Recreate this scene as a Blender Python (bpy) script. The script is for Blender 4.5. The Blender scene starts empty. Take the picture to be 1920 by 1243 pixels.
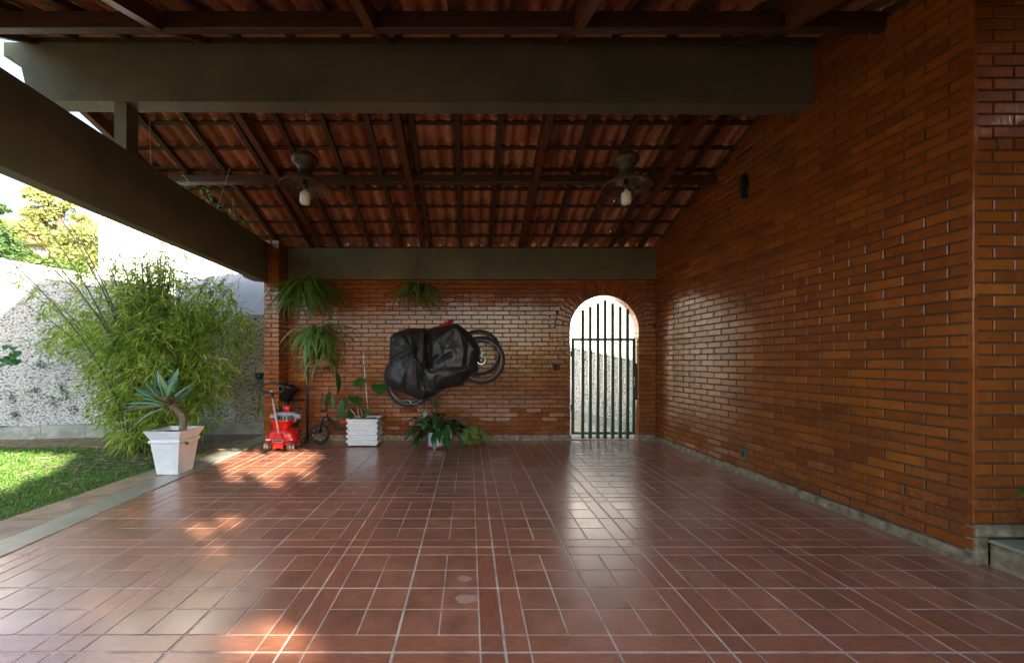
import bpy, bmesh, math, random
import numpy as np
from mathutils import Vector, Matrix, Euler
R = random.Random(7)
NR = np.random.RandomState(11)
S = bpy.context.scene
C = S.collection
rad = math.radians

# ------------------------------------------------------------------ camera, sky, sun, exposure
cam_d = bpy.data.cameras.new('camera'); cam = bpy.data.objects.new('camera', cam_d); C.objects.link(cam)
cam.location = (0, 0, 1.3); cam.rotation_euler = (rad(90), 0, 0)
cam_d.lens = 14.0; cam_d.sensor_width = 36; cam_d.shift_x = 80 / 1920; cam_d.shift_y = 55.5 / 1920
cam_d.clip_start = 0.05; cam_d.clip_end = 2000
S.camera = cam
SUN = Vector((1.05, -1.0, 0.575)).normalized()          # towards the sun (behind the camera, to the right)
TAN = 0.575
W = bpy.data.worlds.new('World'); S.world = W; W.use_nodes = True
nt = W.node_tree; nt.nodes.clear()
wo = nt.nodes.new('ShaderNodeOutputWorld'); bg = nt.nodes.new('ShaderNodeBackground'); sk = nt.nodes.new('ShaderNodeTexSky')
sk.sky_type = 'NISHITA'; sk.sun_disc = False
sk.sun_elevation = math.asin(SUN.z); sk.sun_rotation = math.atan2(SUN.x, SUN.y)
sk.air_density = 1.0; sk.dust_density = 2.5; sk.ozone_density = 1.0
bg.inputs['Strength'].default_value = 0.095
nt.links.new(sk.outputs[0], bg.inputs[0]); nt.links.new(bg.outputs[0], wo.inputs[0])
sl = bpy.data.lights.new('sun', 'SUN'); sl.energy = 5.0; sl.angle = rad(0.5); sl.color = (1.0, 0.90, 0.75)
so = bpy.data.objects.new('sun', sl); C.objects.link(so)
so.rotation_euler = SUN.to_track_quat('Z', 'Y').to_euler()
S.view_settings.view_transform = 'Standard'; S.view_settings.look = 'None'
S.view_settings.exposure = 2.85; S.view_settings.gamma = 1.0; S.view_settings.use_curve_mapping = False
S.cycles.max_bounces = 9; S.cycles.diffuse_bounces = 6; S.cycles.glossy_bounces = 5
S.cycles.transmission_bounces = 6; S.cycles.transparent_max_bounces = 12
S.cycles.caustics_reflective = False; S.cycles.caustics_refractive = False
S.cycles.sample_clamp_indirect = 6.0
S.cycles.use_denoising = True

F = 746.667
def P(px, py, Y): return Vector(((px - 880) / F * Y, Y, 1.3 + (677 - py) / F * Y))
def PX(px, Y): return (px - 880) / F * Y
def PZ(py, Y): return 1.3 + (677 - py) / F * Y
def G(px, py):                                          # point on the ground seen at that pixel
    Y = 1.3 * F / (py - 677); return (PX(px, Y), Y)

# ------------------------------------------------------------------ materials
def newmat(name):
    m = bpy.data.materials.new(name); m.use_nodes = True
    n = m.node_tree; b = n.nodes['Principled BSDF']
    return m, n, b
def N(n, t, **kw):
    x = n.nodes.new(t)
    for k, v in kw.items(): setattr(x, k, v)
    return x
def pos_scaled(n, s=(1, 1, 1), obj=False):
    if obj:
        g = N(n, 'ShaderNodeTexCoord'); out = g.outputs['Object']
    else:
        g = N(n, 'ShaderNodeNewGeometry'); out = g.outputs['Position']
    mp = N(n, 'ShaderNodeMapping'); mp.inputs['Scale'].default_value = s
    n.links.new(out, mp.inputs[0]); return mp.outputs[0]
def noise(n, vec, scale, detail=4, rough=.6):
    t = N(n, 'ShaderNodeTexNoise'); t.inputs['Scale'].default_value = scale
    t.inputs['Detail'].default_value = detail; t.inputs['Roughness'].default_value = rough
    n.links.new(vec, t.inputs['Vector']); return t.outputs['Fac']
def ramp(n, fac, stops):
    r = N(n, 'ShaderNodeValToRGB'); e = r.color_ramp.elements
    while len(e) < len(stops): e.new(.5)
    for i, (p, c) in enumerate(stops):
        e[i].position = p; e[i].color = (c[0], c[1], c[2], 1) if hasattr(c, '__len__') else (c, c, c, 1)
    n.links.new(fac, r.inputs[0]); return r.outputs[0]
def mixc(n, a, b, fac, mode='MIX'):
    m = N(n, 'ShaderNodeMix', data_type='RGBA', blend_type=mode)
    for s, v in ((m.inputs[6], a), (m.inputs[7], b), (m.inputs[0], fac)):
        if isinstance(v, (int, float)): s.default_value = v
        elif isinstance(v, tuple): s.default_value = (*v, 1)
        else: n.links.new(v, s)
    return m.outputs[2]
def math_(n, op, a, b=None):
    m = N(n, 'ShaderNodeMath', operation=op)
    for i, v in enumerate((a, b)):
        if v is None: continue
        if isinstance(v, (int, float)): m.inputs[i].default_value = v
        else: n.links.new(v, m.inputs[i])
    return m.outputs[0]
def rnd(n):                                             # one random number per object and per loose piece
    o = N(n, 'ShaderNodeObjectInfo'); g = N(n, 'ShaderNodeNewGeometry')
    return math_(n, 'FRACT', math_(n, 'ADD', o.outputs['Random'], g.outputs['Random Per Island']))
def bump(n, b, h, strength=.3, dist=.01, coat=False):
    x = N(n, 'ShaderNodeBump'); x.inputs['Strength'].default_value = strength; x.inputs['Distance'].default_value = dist
    n.links.new(h, x.inputs['Height']); n.links.new(x.outputs[0], b.inputs['Normal'])
    if coat: n.links.new(x.outputs[0], b.inputs['Coat Normal'])
def col(b, v, n=None):
    if isinstance(v, tuple): b.inputs['Base Color'].default_value = (*v, 1)
    else: n.links.new(v, b.inputs['Base Color'])

def plain(name, c, rough=.5, var=.25, scale=6, bmp=.15, bs=40, metal=0, coat=0, dist=.004, spec=.5, obj=False):
    m, n, b = newmat(name)
    v = pos_scaled(n, obj=obj); f = noise(n, v, scale)
    lo = tuple(x * (1 - var) for x in c); hi = tuple(min(1, x * (1 + var)) for x in c)
    col(b, ramp(n, f, [(.3, lo), (.7, hi)]), n)
    b.inputs['Roughness'].default_value = rough; b.inputs['Metallic'].default_value = metal
    b.inputs['Coat Weight'].default_value = coat; b.inputs['Specular IOR Level'].default_value = spec
    if bmp: bump(n, b, noise(n, v, bs, 3), bmp, dist)
    return m
def piecemat(name, stops, rough=.4, coat=0, coat_r=.15, spec=.5, nscale=18, dirt=.35, bs=70, bmp=.25, dist=.003, stretch=(1, 1, 1), bs2=None):
    m, n, b = newmat(name)
    v = pos_scaled(n); v2 = pos_scaled(n, stretch)
    c = ramp(n, rnd(n), stops)
    d = ramp(n, noise(n, v, nscale), [(.3, 1 - dirt), (.65, 1.0)])
    c = mixc(n, c, d, 1.0, 'MULTIPLY')
    c = mixc(n, c, ramp(n, noise(n, v, 2.2, 3), [(.35, .8), (.7, 1.1)]), 1.0, 'MULTIPLY')
    col(b, c, n)
    r = ramp(n, noise(n, v, nscale * .7, 5), [(.3, rough * .75), (.75, min(1, rough * 1.35))])
    n.links.new(r, b.inputs['Roughness'])
    b.inputs['Coat Weight'].default_value = coat; b.inputs['Coat Roughness'].default_value = coat_r; b.inputs['Coat IOR'].default_value = 1.68
    b.inputs['Specular IOR Level'].default_value = spec
    h = noise(n, v2, bs, 4)
    if bs2: h = math_(n, 'ADD', h, math_(n, 'MULTIPLY', noise(n, v2, bs2, 2), 2.0))
    bump(n, b, h, bmp, dist, coat=True)
    return m
def leafmat(name, stops, rough=.45, trans=.35, obj_rand=True, spec=.5, lo=.7, ns=9):
    m, n, b = newmat(name)
    v = pos_scaled(n)
    c = ramp(n, rnd(n), stops)
    c = mixc(n, c, ramp(n, noise(n, v, ns), [(.3, lo), (.7, 1.15)]), 1.0, 'MULTIPLY')
    col(b, c, n); b.inputs['Roughness'].default_value = rough; b.inputs['Specular IOR Level'].default_value = spec
    t = N(n, 'ShaderNodeBsdfTranslucent'); n.links.new(c, t.inputs[0])
    mx = N(n, 'ShaderNodeMixShader'); mx.inputs[0].default_value = trans
    n.links.new(b.outputs[0], mx.inputs[1]); n.links.new(t.outputs[0], mx.inputs[2])
    n.links.new(mx.outputs[0], n.nodes['Material Output'].inputs[0])
    return m

M = {}
M['brick'] = piecemat('varnished_brick', [(0, (.25, .062, .008)), (.3, (.335, .086, .010)), (.75, (.365, .098, .012)), (.95, (.43, .125, .016)), (1, (.29, .070, .009))],
                      rough=.45, coat=.6, coat_r=.10, spec=.15, dirt=.25, bs=60, bmp=.35, dist=.004, stretch=(1.6, 1.6, .35), bs2=14)
M['brick_worn'] = piecemat('worn_brick', [(0, (.31, .080, .018)), (.4, (.38, .105, .022)), (.7, (.41, .12, .020)), (1, (.34, .085, .018))],
                           rough=.65, coat=.05, coat_r=.3, dirt=.45, nscale=28, spec=.2, bs=90, bmp=.8, dist=.008, bs2=22)
M['mortar'] = plain('mortar', (.085, .06, .034), .85, .3, 12, .5, 120)
M['tile'] = piecemat('floor_tile', [(0, (.33, .130, .075)), (.35, (.40, .168, .098)), (.7, (.44, .190, .110)), (1, (.36, .140, .084))],
                     rough=.36, spec=.5, dirt=.34, nscale=9, bs=9, bmp=.10, dist=.003, coat=1.0, coat_r=.23)
def woodtile(name, axis):
    m, n, b = newmat(name)
    v = pos_scaled(n); st = (60, 3, 1) if axis == 'Y' else (3, 60, 1)
    v2 = pos_scaled(n, st, obj=(axis == 'obj'))
    if axis == 'obj':
        v2.node.inputs['Scale'].default_value = (4, 60, 1)
    g = noise(n, v2, 3.0, 3, .7)
    c = ramp(n, rnd(n), [(0, (.31, .115, .065)), (.5, (.39, .148, .082)), (1, (.34, .125, .072))])
    c = mixc(n, c, ramp(n, g, [(.35, .62), (.6, 1.15)]), 1.0, 'MULTIPLY')
    c = mixc(n, c, ramp(n, noise(n, v, 5), [(.3, .8), (.7, 1.1)]), 1.0, 'MULTIPLY')
    col(b, c, n); b.inputs['Roughness'].default_value = .36; b.inputs['Coat Weight'].default_value = .95; b.inputs['Coat Roughness'].default_value = .26; b.inputs['Coat IOR'].default_value = 1.62
    bump(n, b, g, .25, .0025)
    return m
M['woodtile'] = woodtile('wood_look_tile', 'obj')
M['woodtileX'] = woodtile('wood_look_tile_across', 'X'); M['woodtileY'] = woodtile('wood_look_tile_along', 'Y')
M['residue'] = plain('dried_glue_residue', (.42, .25, .19), .6, .15, 60, .2, 80)
M['grout'] = plain('grout', (.50, .43, .36), .7, .45, 5, .3, 90)
M['beam'] = plain('beam_paint', (.165, .16, .10), .62, .22, 2.0, .4, 18, spec=.25)
M['rooftile'] = piecemat('clay_roof_tile', [(0, (.52, .20, .10)), (.3, (.68, .32, .17)), (.6, (.74, .38, .22)), (.85, (.60, .26, .14)), (1, (.50, .18, .09))],
                         rough=.7, spec=.3, dirt=.3, nscale=14, bs=50, bmp=.3, dist=.004)
def woodm(name, c, rough, st=(12, 12, 1), coat=.2):
    m, n, b = newmat(name); v = pos_scaled(n, st, obj=True); g = noise(n, v, 4, 4)
    c1 = tuple(x * .55 for x in c); c2 = tuple(x * 1.3 for x in c)
    col(b, ramp(n, g, [(.3, c1), (.7, c2)]), n); b.inputs['Roughness'].default_value = rough
    b.inputs['Coat Weight'].default_value = coat; b.inputs['Coat Roughness'].default_value = .25; bump(n, b, g, .2, .002); return m
M['rafter'] = woodm('varnished_rafter_wood', (.15, .045, .022), .45, (14, 1.2, 14))
M['dark_wood'] = woodm('dark_roof_timber', (.075, .034, .02), .55, (1.2, 14, 14))
M['minor_wood'] = woodm('aged_rafter_wood', (.08, .037, .022), .6, (14, 1.2, 14), 0)
M['stone'] = plain('baseboard_stone', (.27, .205, .125), .6, .65, 12, .5, 30, dist=.006)
M['strip'] = plain('polished_stone_strip', (.30, .29, .225), .28, .22, 7, .12, 40, dist=.002)
M['flag'] = piecemat('sandstone_flag', [(0, (.36, .25, .14)), (.4, (.44, .33, .19)), (.7, (.38, .31, .21)), (1, (.33, .22, .12))], rough=.6, dirt=.45, nscale=6, bs=20, bmp=.7, dist=.012)
M['soil'] = plain('garden_soil', (.17, .125, .07), .95, .5, 8, .9, 40, dist=.02)
M['lawn'] = plain('lawn_soil', (.05, .075, .018), .95, .4, 5, .9, 60, dist=.02)
M['concrete'] = plain('driveway_concrete', (.36, .34, .30), .8, .2, 2, .3, 30)
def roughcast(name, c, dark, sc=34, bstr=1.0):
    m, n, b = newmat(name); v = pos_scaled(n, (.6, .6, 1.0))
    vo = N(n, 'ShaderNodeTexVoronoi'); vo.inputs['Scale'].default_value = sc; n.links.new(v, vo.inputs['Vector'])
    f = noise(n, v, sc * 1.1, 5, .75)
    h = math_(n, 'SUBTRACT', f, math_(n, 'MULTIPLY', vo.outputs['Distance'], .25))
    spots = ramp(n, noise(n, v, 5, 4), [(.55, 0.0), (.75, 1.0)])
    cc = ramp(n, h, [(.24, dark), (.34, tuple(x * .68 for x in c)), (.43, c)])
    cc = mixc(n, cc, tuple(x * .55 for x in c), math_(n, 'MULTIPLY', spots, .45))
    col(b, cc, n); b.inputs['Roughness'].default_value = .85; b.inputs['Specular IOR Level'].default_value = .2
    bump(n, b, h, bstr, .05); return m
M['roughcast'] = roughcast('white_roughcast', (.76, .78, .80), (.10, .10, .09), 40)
M['roughcast_dirty'] = roughcast('weathered_roughcast', (.52, .48, .38), (.12, .11, .08), 30)
M['whitewall'] = plain('white_paint_wall', (.8, .8, .78), .8, .04, 1, .1, 20)
M['sand'] = plain('yard_sand_paving', (.50, .44, .34), .9, .2, 3, .3, 40)
M['greyblue'] = plain('grey_blue_shade_and_string', (.50, .53, .60), .8, .1, 2, .1, 20)  # wall panel tone imitating shade; the vine strings share it
M['curb'] = plain('grey_curb_stone', (.26, .28, .25), .75, .25, 5, .8, 14, dist=.02)
M['leaf_bamboo'] = leafmat('bamboo_leaf', [(0, (.09, .22, .02)), (.35, (.22, .41, .03)), (.65, (.38, .56, .05)), (.85, (.62, .68, .12)), (1, (.66, .58, .15))], .5, .5, lo=.45, ns=4)
M['culm'] = plain('bamboo_culm', (.06, .06, .022), .5, .4, 20, 0)
M['grass'] = leafmat('grass_blade', [(0, (.06, .17, .015)), (.5, (.10, .26, .022)), (.9, (.16, .34, .035)), (1, (.30, .30, .10))], .5, .35)
M['dry'] = leafmat('dry_leaf', [(0, (.35, .28, .17)), (.6, (.45, .38, .26)), (1, (.22, .15, .09))], .7, .2)
M['fern'] = leafmat('fern_frond', [(0, (.07, .19, .03)), (.5, (.12, .28, .045)), (1, (.19, .36, .06))], .45, .35)
M['fern_pale'] = leafmat('pale_fern_frond', [(0, (.16, .34, .10)), (.5, (.22, .44, .12)), (1, (.30, .50, .16))], .45, .35)
M['fern_dry'] = leafmat('yellowing_fern_frond', [(0, (.28, .24, .04)), (.6, (.36, .26, .05)), (1, (.16, .22, .05))], .5, .35)
M['glossleaf'] = leafmat('glossy_leaf', [(0, (.018, .075, .014)), (.5, (.03, .11, .02)), (1, (.045, .14, .028))], .28, .15, spec=.6)
M['taro'] = leafmat('heart_leaf', [(0, (.03, .12, .03)), (.5, (.045, .16, .035)), (1, (.06, .19, .04))], .33, .25)
M['agave'] = leafmat('agave_leaf', [(0, (.11, .26, .14)), (.5, (.16, .34, .18)), (1, (.20, .38, .20))], .42, .12)
M['agave_old'] = leafmat('reddish_agave_leaf', [(0, (.16, .18, .07)), (1, (.21, .17, .08))], .45, .15)
M['bark'] = plain('agave_trunk', (.17, .13, .10), .8, .4, 30, .8, 60, dist=.008)
M['treebark'] = plain('tree_bark', (.10, .07, .05), .9, .4, 10, .8, 20, dist=.02)
M['tree_y'] = leafmat('yellow_green_leaf', [(0, (.20, .26, .08)), (.5, (.36, .39, .13)), (1, (.50, .45, .17))], .6, .4)
M['tree_g'] = leafmat('mid_green_leaf', [(0, (.06, .12, .03)), (.5, (.12, .20, .04)), (1, (.22, .28, .06))], .6, .35)
M['tree_d'] = leafmat('dark_green_leaf', [(0, (.03, .07, .02)), (.6, (.05, .11, .025)), (1, (.08, .15, .03))], .6, .2)
M['pot_white'] = plain('white_glazed_pot', (.66, .72, .80), .38, .10, 7, .05, 30, coat=.3)
M['white_paint'] = plain('white_painted_wood', (.76, .78, .80), .45, .08, 9, .15, 50)
M['terracotta'] = plain('terracotta', (.36, .12, .055), .65, .2, 14, .15, 60)
M['terracotta_pale'] = plain('dusty_pink_pot', (.36, .16, .12), .6, .2, 14, .15, 60)
M['terracotta_red'] = plain('orange_plastic_pot', (.42, .09, .02), .4, .1, 14, .05, 60)
M['potsoil'] = plain('potting_soil', (.04, .028, .018), .95, .4, 30, .9, 90)
M['black_metal'] = plain('black_iron', (.012, .013, .018), .4, .3, 30, .1, 80)
M['black_plastic'] = plain('black_plastic', (.02, .02, .025), .35, .2, 10, .05, 40)
M['rubber'] = plain('tyre_rubber', (.018, .018, .02), .6, .2, 30, .3, 120)
M['rim'] = plain('alloy_rim', (.35, .36, .38), .3, .1, 30, 0, metal=.8)
M['blackrim'] = plain('black_rim', (.02, .02, .022), .3, .1, 30, 0, coat=.5)
M['chrome'] = plain('brushed_steel', (.55, .56, .58), .25, .08, 30, 0, metal=1)
M['red_plastic'] = plain('red_plastic', (.72, .018, .012), .28, .05, 10, .03, 30, coat=.4)
M['grey_plastic'] = plain('silver_plastic', (.40, .42, .46), .35, .1, 15, .05, 30, metal=.3)
M['pink_metal'] = plain('pale_pink_tube', (.68, .48, .43), .35, .05, 15, 0)
M['green_metal'] = plain('green_gate_paint', (.012, .060, .040), .35, .15, 12, .08, 60, coat=.3)
M['grey_plate'] = plain('grey_switch_plate', (.09, .10, .09), .4, .2, 20, .1, 60)
M['lamp_metal'] = plain('aged_brass', (.085, .065, .035), .5, .35, 15, .3, 60, metal=.3)
M['bulb'] = plain('unlit_white_bulb', (.88, .89, .78), .3, .03, 10, 0, coat=.5)
M['stake'] = plain('silver_wrapped_stake', (.42, .42, .43), .4, .7, 90, .5, 120, metal=.4)
M['cream'] = plain('cream_flower', (.75, .72, .55), .5, .05, 10, 0)
M['redcloth'] = plain('red_bicycle_part', (.40, .02, .015), .5, .2, 10, 0)
M['redtile'] = plain('red_far_roof', (.28, .11, .06), .8, .2, 2, .3, 8)
M['hill'] = plain('hill_scrub', (.10, .14, .045), .95, .5, .35, .8, 2, dist=.3)
def tarp():
    m, n, b = newmat('black_tarp'); v = pos_scaled(n)
    col(b, ramp(n, noise(n, v, 5), [(.3, (.020, .021, .024)), (.75, (.040, .040, .040))]), n)
    b.inputs['Roughness'].default_value = .42; b.inputs['Specular IOR Level'].default_value = .55
    vw = pos_scaled(n, (1, 1, 1)); h = math_(n, 'ADD', noise(n, vw, 7, 5, .55), math_(n, 'MULTIPLY', noise(n, pos_scaled(n, (1.4, 1, .6)), 16, 3), .4))
    bump(n, b, h, .3, .02); return m
M['tarp'] = tarp()
def glassm():
    m, n, b = newmat('old_lamp_glass'); col(b, (.20, .17, .13)); b.inputs['Roughness'].default_value = .2; b.inputs['Specular IOR Level'].default_value = .25
    b.inputs['Transmission Weight'].default_value = .75; b.inputs['IOR'].default_value = 1.3; return m
M['glass'] = glassm()
def thinglass():
    m, n, b = newmat('clouded_shade_glass'); col(b, (.16, .12, .08)); b.inputs['Roughness'].default_value = .3
    t = N(n, 'ShaderNodeBsdfTransparent'); t.inputs[0].default_value = (.85, .78, .68, 1)
    mx = N(n, 'ShaderNodeMixShader'); mx.inputs[0].default_value = .68
    n.links.new(b.outputs[0], mx.inputs[1]); n.links.new(t.outputs[0], mx.inputs[2]); n.links.new(mx.outputs[0], n.nodes['Material Output'].inputs[0]); return m
M['shadeglass'] = thinglass()
M['wing_wall'] = plain('unseen_wing_wall', (.16, .10, .07), .85, .1, 3, .2, 30)
M['driveway'] = plain('driveway_paving', (.13, .10, .08), .85, .3, 3, .3, 30)

# ------------------------------------------------------------------ mesh helpers
class MB:
    def __init__(s): s.v = []; s.f = []
    def add(s, vs, fs):
        o = len(s.v); s.v += [tuple(x) for x in vs]; s.f += [tuple(i + o for i in f) for f in fs]; return s
    def box(s, x0, x1, y0, y1, z0, z1):
        return s.add([(x0, y0, z0), (x1, y0, z0), (x1, y1, z0), (x0, y1, z0), (x0, y0, z1), (x1, y0, z1), (x1, y1, z1), (x0, y1, z1)],
                     [(0, 3, 2, 1), (4, 5, 6, 7), (0, 1, 5, 4), (1, 2, 6, 5), (2, 3, 7, 6), (3, 0, 4, 7)])
    def bbox(s, x0, x1, y0, y1, z0, z1, b=.003):         # box with chamfered vertical & top edges
        pts = []
        for z, i in ((z0, 0), (z0 + b, 1), (z1 - b, 1), (z1, 0)):
            j = b if i == 0 else 0
            pts += [(x0 + j + b, y0 + j, z), (x1 - j - b, y0 + j, z), (x1 - j, y0 + j + b, z), (x1 - j, y1 - j - b, z), (x1 - j - b, y1 - j, z), (x0 + j + b, y1 - j, z), (x0 + j, y1 - j - b, z), (x0 + j, y0 + j + b, z)]
        fs = [tuple(range(7, -1, -1)), tuple(range(24, 32))]
        for k in range(3):
            for i in range(8): fs.append((k * 8 + i, k * 8 + (i + 1) % 8, k * 8 + 8 + (i + 1) % 8, k * 8 + 8 + i))
        return s.add(pts, fs)
    def prism(s, poly, axis, a, b):                      # polygon (2D) extruded along axis from a to b
        n = len(poly)
        def mk(p, t):
            return (t, p[0], p[1]) if axis == 'x' else (p[0], t, p[1]) if axis == 'y' else (p[0], p[1], t)
        vs = [mk(p, a) for p in poly] + [mk(p, b) for p in poly]
        fs = [tuple(range(n)), tuple(range(2 * n - 1, n - 1, -1))] + [(i, i + n, (i + 1) % n + n, (i + 1) % n) for i in range(n)]
        return s.add(vs, fs)
    def tube(s, pts, r, n=8, cap=True, closed=False):
        pts = [Vector(p) for p in pts]; m = len(pts)
        rs = r if hasattr(r, '__len__') else [r] * m
        vs = []; up = None
        for i, p in enumerate(pts):
            if closed: t = pts[(i + 1) % m] - pts[i - 1]
            else: t = pts[min(i + 1, m - 1)] - pts[max(i - 1, 0)]
            if t.length < 1e-9: t = Vector((0, 0, 1))
            t.normalize()
            if up is None:
                up = t.orthogonal().normalized()
            else:
                up = (up - t * up.dot(t))
                up = up.normalized() if up.length > 1e-6 else t.orthogonal().normalized()
            w = t.cross(up)
            for k in range(n):
                a = 2 * math.pi * k / n; vs.append(p + (up * math.cos(a) + w * math.sin(a)) * rs[i])
        fs = []
        for i in range(m if closed else m - 1):
            for k in range(n):
                a = i * n + k; b_ = i * n + (k + 1) % n; c = ((i + 1) % m) * n
                fs.append((a, b_, c + (k + 1) % n, c + k))
        if cap and not closed: fs += [tuple(range(n - 1, -1, -1)), tuple(range((m - 1) * n, m * n))]
        return s.add(vs, fs)
    def lathe(s, prof, c=(0, 0, 0), n=20, axis='z', cap=False):
        vs = []
        for r, z in prof:
            for k in range(n):
                a = 2 * math.pi * k / n; x, y = r * math.cos(a), r * math.sin(a)
                if axis == 'z': vs.append((c[0] + x, c[1] + y, c[2] + z))
                elif axis == 'y': vs.append((c[0] + x, c[1] + z, c[2] + y))
                else: vs.append((c[0] + z, c[1] + x, c[2] + y))
        fs = []
        for i in range(len(prof) - 1):
            for k in range(n): fs.append((i * n + k, i * n + (k + 1) % n, (i + 1) * n + (k + 1) % n, (i + 1) * n + k))
        if cap: fs += [tuple(range(n - 1, -1, -1)), tuple(range((len(prof) - 1) * n, len(prof) * n))]
        return s.add(vs, fs)
    def torus(s, c, R_, r, axis='y', n=36, m=10, sx=1.0):
        vs = []; 
        for i in range(n):
            a = 2 * math.pi * i / n
            for j in range(m):
                b = 2 * math.pi * j / m; rr = R_ + r * math.cos(b); u, v, w = rr * math.cos(a), rr * math.sin(a), r * math.sin(b) * sx
                vs.append((c[0] + u, c[1] + w, c[2] + v) if axis == 'y' else (c[0] + u, c[1] + v, c[2] + w) if axis == 'z' else (c[0] + w, c[1] + u, c[2] + v))
        fs = [(i * m + j, i * m + (j + 1) % m, ((i + 1) % n) * m + (j + 1) % m, ((i + 1) % n) * m + j) for i in range(n) for j in range(m)]
        return s.add(vs, fs)
    def superq(s, c, rx, ry, rz, e=.6, n=24, m=12, z0=-1.0, z1=1.0):
        def sp(a, p): return math.copysign(abs(a) ** p, a)
        vs = []
        p0, p1 = math.asin(z0), math.asin(z1)
        for i in range(m + 1):
            ph = p0 + (p1 - p0) * i / m
            for k in range(n):
                th = 2 * math.pi * k / n
                vs.append((c[0] + rx * sp(math.cos(ph), e) * sp(math.cos(th), e), c[1] + ry * sp(math.cos(ph), e) * sp(math.sin(th), e), c[2] + rz * sp(math.sin(ph), e)))
        fs = [(i * n + k, i * n + (k + 1) % n, (i + 1) * n + (k + 1) % n, (i + 1) * n + k) for i in range(m) for k in range(n)]
        fs += [tuple(range(n - 1, -1, -1)), tuple(range(m * n, (m + 1) * n))]
        return s.add(vs, fs)
    def xf(s, mat):
        s.v = [tuple(mat @ Vector(p)) for p in s.v]; return s
    def mesh(s, name, m=None, smooth=False, off=(0, 0, 0)):
        me = bpy.data.meshes.new(name)
        me.from_pydata([(a - off[0], b - off[1], c - off[2]) for a, b, c in s.v], [], s.f)
        if m: me.materials.append(M[m] if isinstance(m, str) else m)
        if smooth: me.polygons.foreach_set('use_smooth', [True] * len(me.polygons))
        me.update(); return me

WL = {}                                                  # world position of each parent
def wloc(o): return WL.get(o.name, Vector((0, 0, 0))) if o else Vector((0, 0, 0))
def link(name, me, parent=None, loc=(0, 0, 0), rot=None, kind=None, scale=None):
    o = bpy.data.objects.new(name, me); C.objects.link(o)
    if parent: o.parent = parent
    o.location = Vector(loc) - wloc(parent) if parent else Vector(loc)
    if rot: o.rotation_euler = rot
    if scale: o.scale = scale
    if kind: o['kind'] = kind
    return o
def obj(name, mb, m, parent=None, smooth=False, kind=None, label=None, org=None):
    """mb holds world coordinates; the object sits at its parent's origin (or at org)"""
    off = Vector(org) if org is not None else wloc(parent)
    me = mb.mesh(name, m, smooth, off)
    o = link(name, me, parent, off, None, kind)
    if org is not None and parent is None: WL[o.name] = off
    elif parent: WL[o.name] = off
    if label: o['label'] = label
    return o
def thing(name, label, cat, loc=(0, 0, 0), group=None):
    o = bpy.data.objects.new(name, None); C.objects.link(o); o.location = loc; o.empty_display_size = .1
    WL[o.name] = Vector(loc); o['label'] = label; o['category'] = cat
    if group: o['group'] = group
    return o
def tag(o, label, cat, group=None):
    o['label'] = label; o['category'] = cat
    if group: o['group'] = group
    return o
def npmesh(name, V, Fq, m):
    me = bpy.data.meshes.new(name); V = np.asarray(V, dtype=np.float32); Fq = np.asarray(Fq, dtype=np.int32); k = Fq.shape[1]
    me.vertices.add(len(V)); me.vertices.foreach_set('co', V.ravel())
    me.loops.add(Fq.size); me.loops.foreach_set('vertex_index', Fq.ravel())
    me.polygons.add(len(Fq)); me.polygons.foreach_set('loop_start', np.arange(0, Fq.size, k, dtype=np.int32))
    me.polygons.foreach_set('loop_total', np.full(len(Fq), k, dtype=np.int32))
    me.materials.append(M[m]); me.update(calc_edges=True); return me
def blades(pos, dirs, length, width, normal=None, bend=None):
    """leaf-shaped quads: root, two sides, tip (numpy arrays)"""
    pos = np.asarray(pos, float); d = np.asarray(dirs, float); d /= np.linalg.norm(d, axis=1, keepdims=True) + 1e-9
    r = NR.normal(size=d.shape) if normal is None else normal
    w = np.cross(d, r); w /= np.linalg.norm(w, axis=1, keepdims=True) + 1e-9
    L = np.asarray(length, float).reshape(-1, 1) * np.ones((len(pos), 1)); Wd = np.asarray(width, float).reshape(-1, 1) * np.ones((len(pos), 1))
    tip = pos + d * L
    if bend is not None: tip[:, 2] -= np.asarray(bend) * L[:, 0]
    mid = pos + d * L * .42
    V = np.stack([pos, mid + w * Wd, tip, mid - w * Wd], 1).reshape(-1, 3)
    Fq = np.arange(len(V)).reshape(-1, 4)
    return V, Fq
# ------------------------------------------------------------------ the setting: ground
def wallR(Y): return 3.33 - .0451 * Y                    # right brick wall face
def stripX(Y): return -2.948 - .0566 * Y                 # inner edge of the stone strip
def beamX(Y): return -2.79 - .053 * Y                    # inner face of the left beam
g = MB(); g.add([(-900, -900, -.06), (900, -900, -.06), (900, 900, -.06), (-900, 900, -.06)], [(0, 1, 2, 3)])
obj('ground', g, 'soil', kind='structure')
obj('driveway', MB().box(-9, 16, -14, .35, -.05, -.006), 'driveway', kind='structure')
# lawn sheet with a gently uneven surface
nx, ny = 60, 50; vs = []; fs = []
for j in range(ny + 1):
    for i in range(nx + 1):
        x = -12.5 + (12.5 - 3.72) * i / nx; y = .3 + 6.1 * j / ny
        vs.append((x, y + (0 if j < ny else .06 * math.sin(x * 3)), -.012 + .012 * math.sin(x * 2.1) * math.cos(y * 1.7) - (.03 if i == nx else 0)))
for j in range(ny):
    for i in range(nx): a = j * (nx + 1) + i; fs.append((a, a + 1, a + nx + 2, a + nx + 1))
obj('lawn', MB().add(vs, fs), 'lawn', kind='structure', smooth=True)
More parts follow.
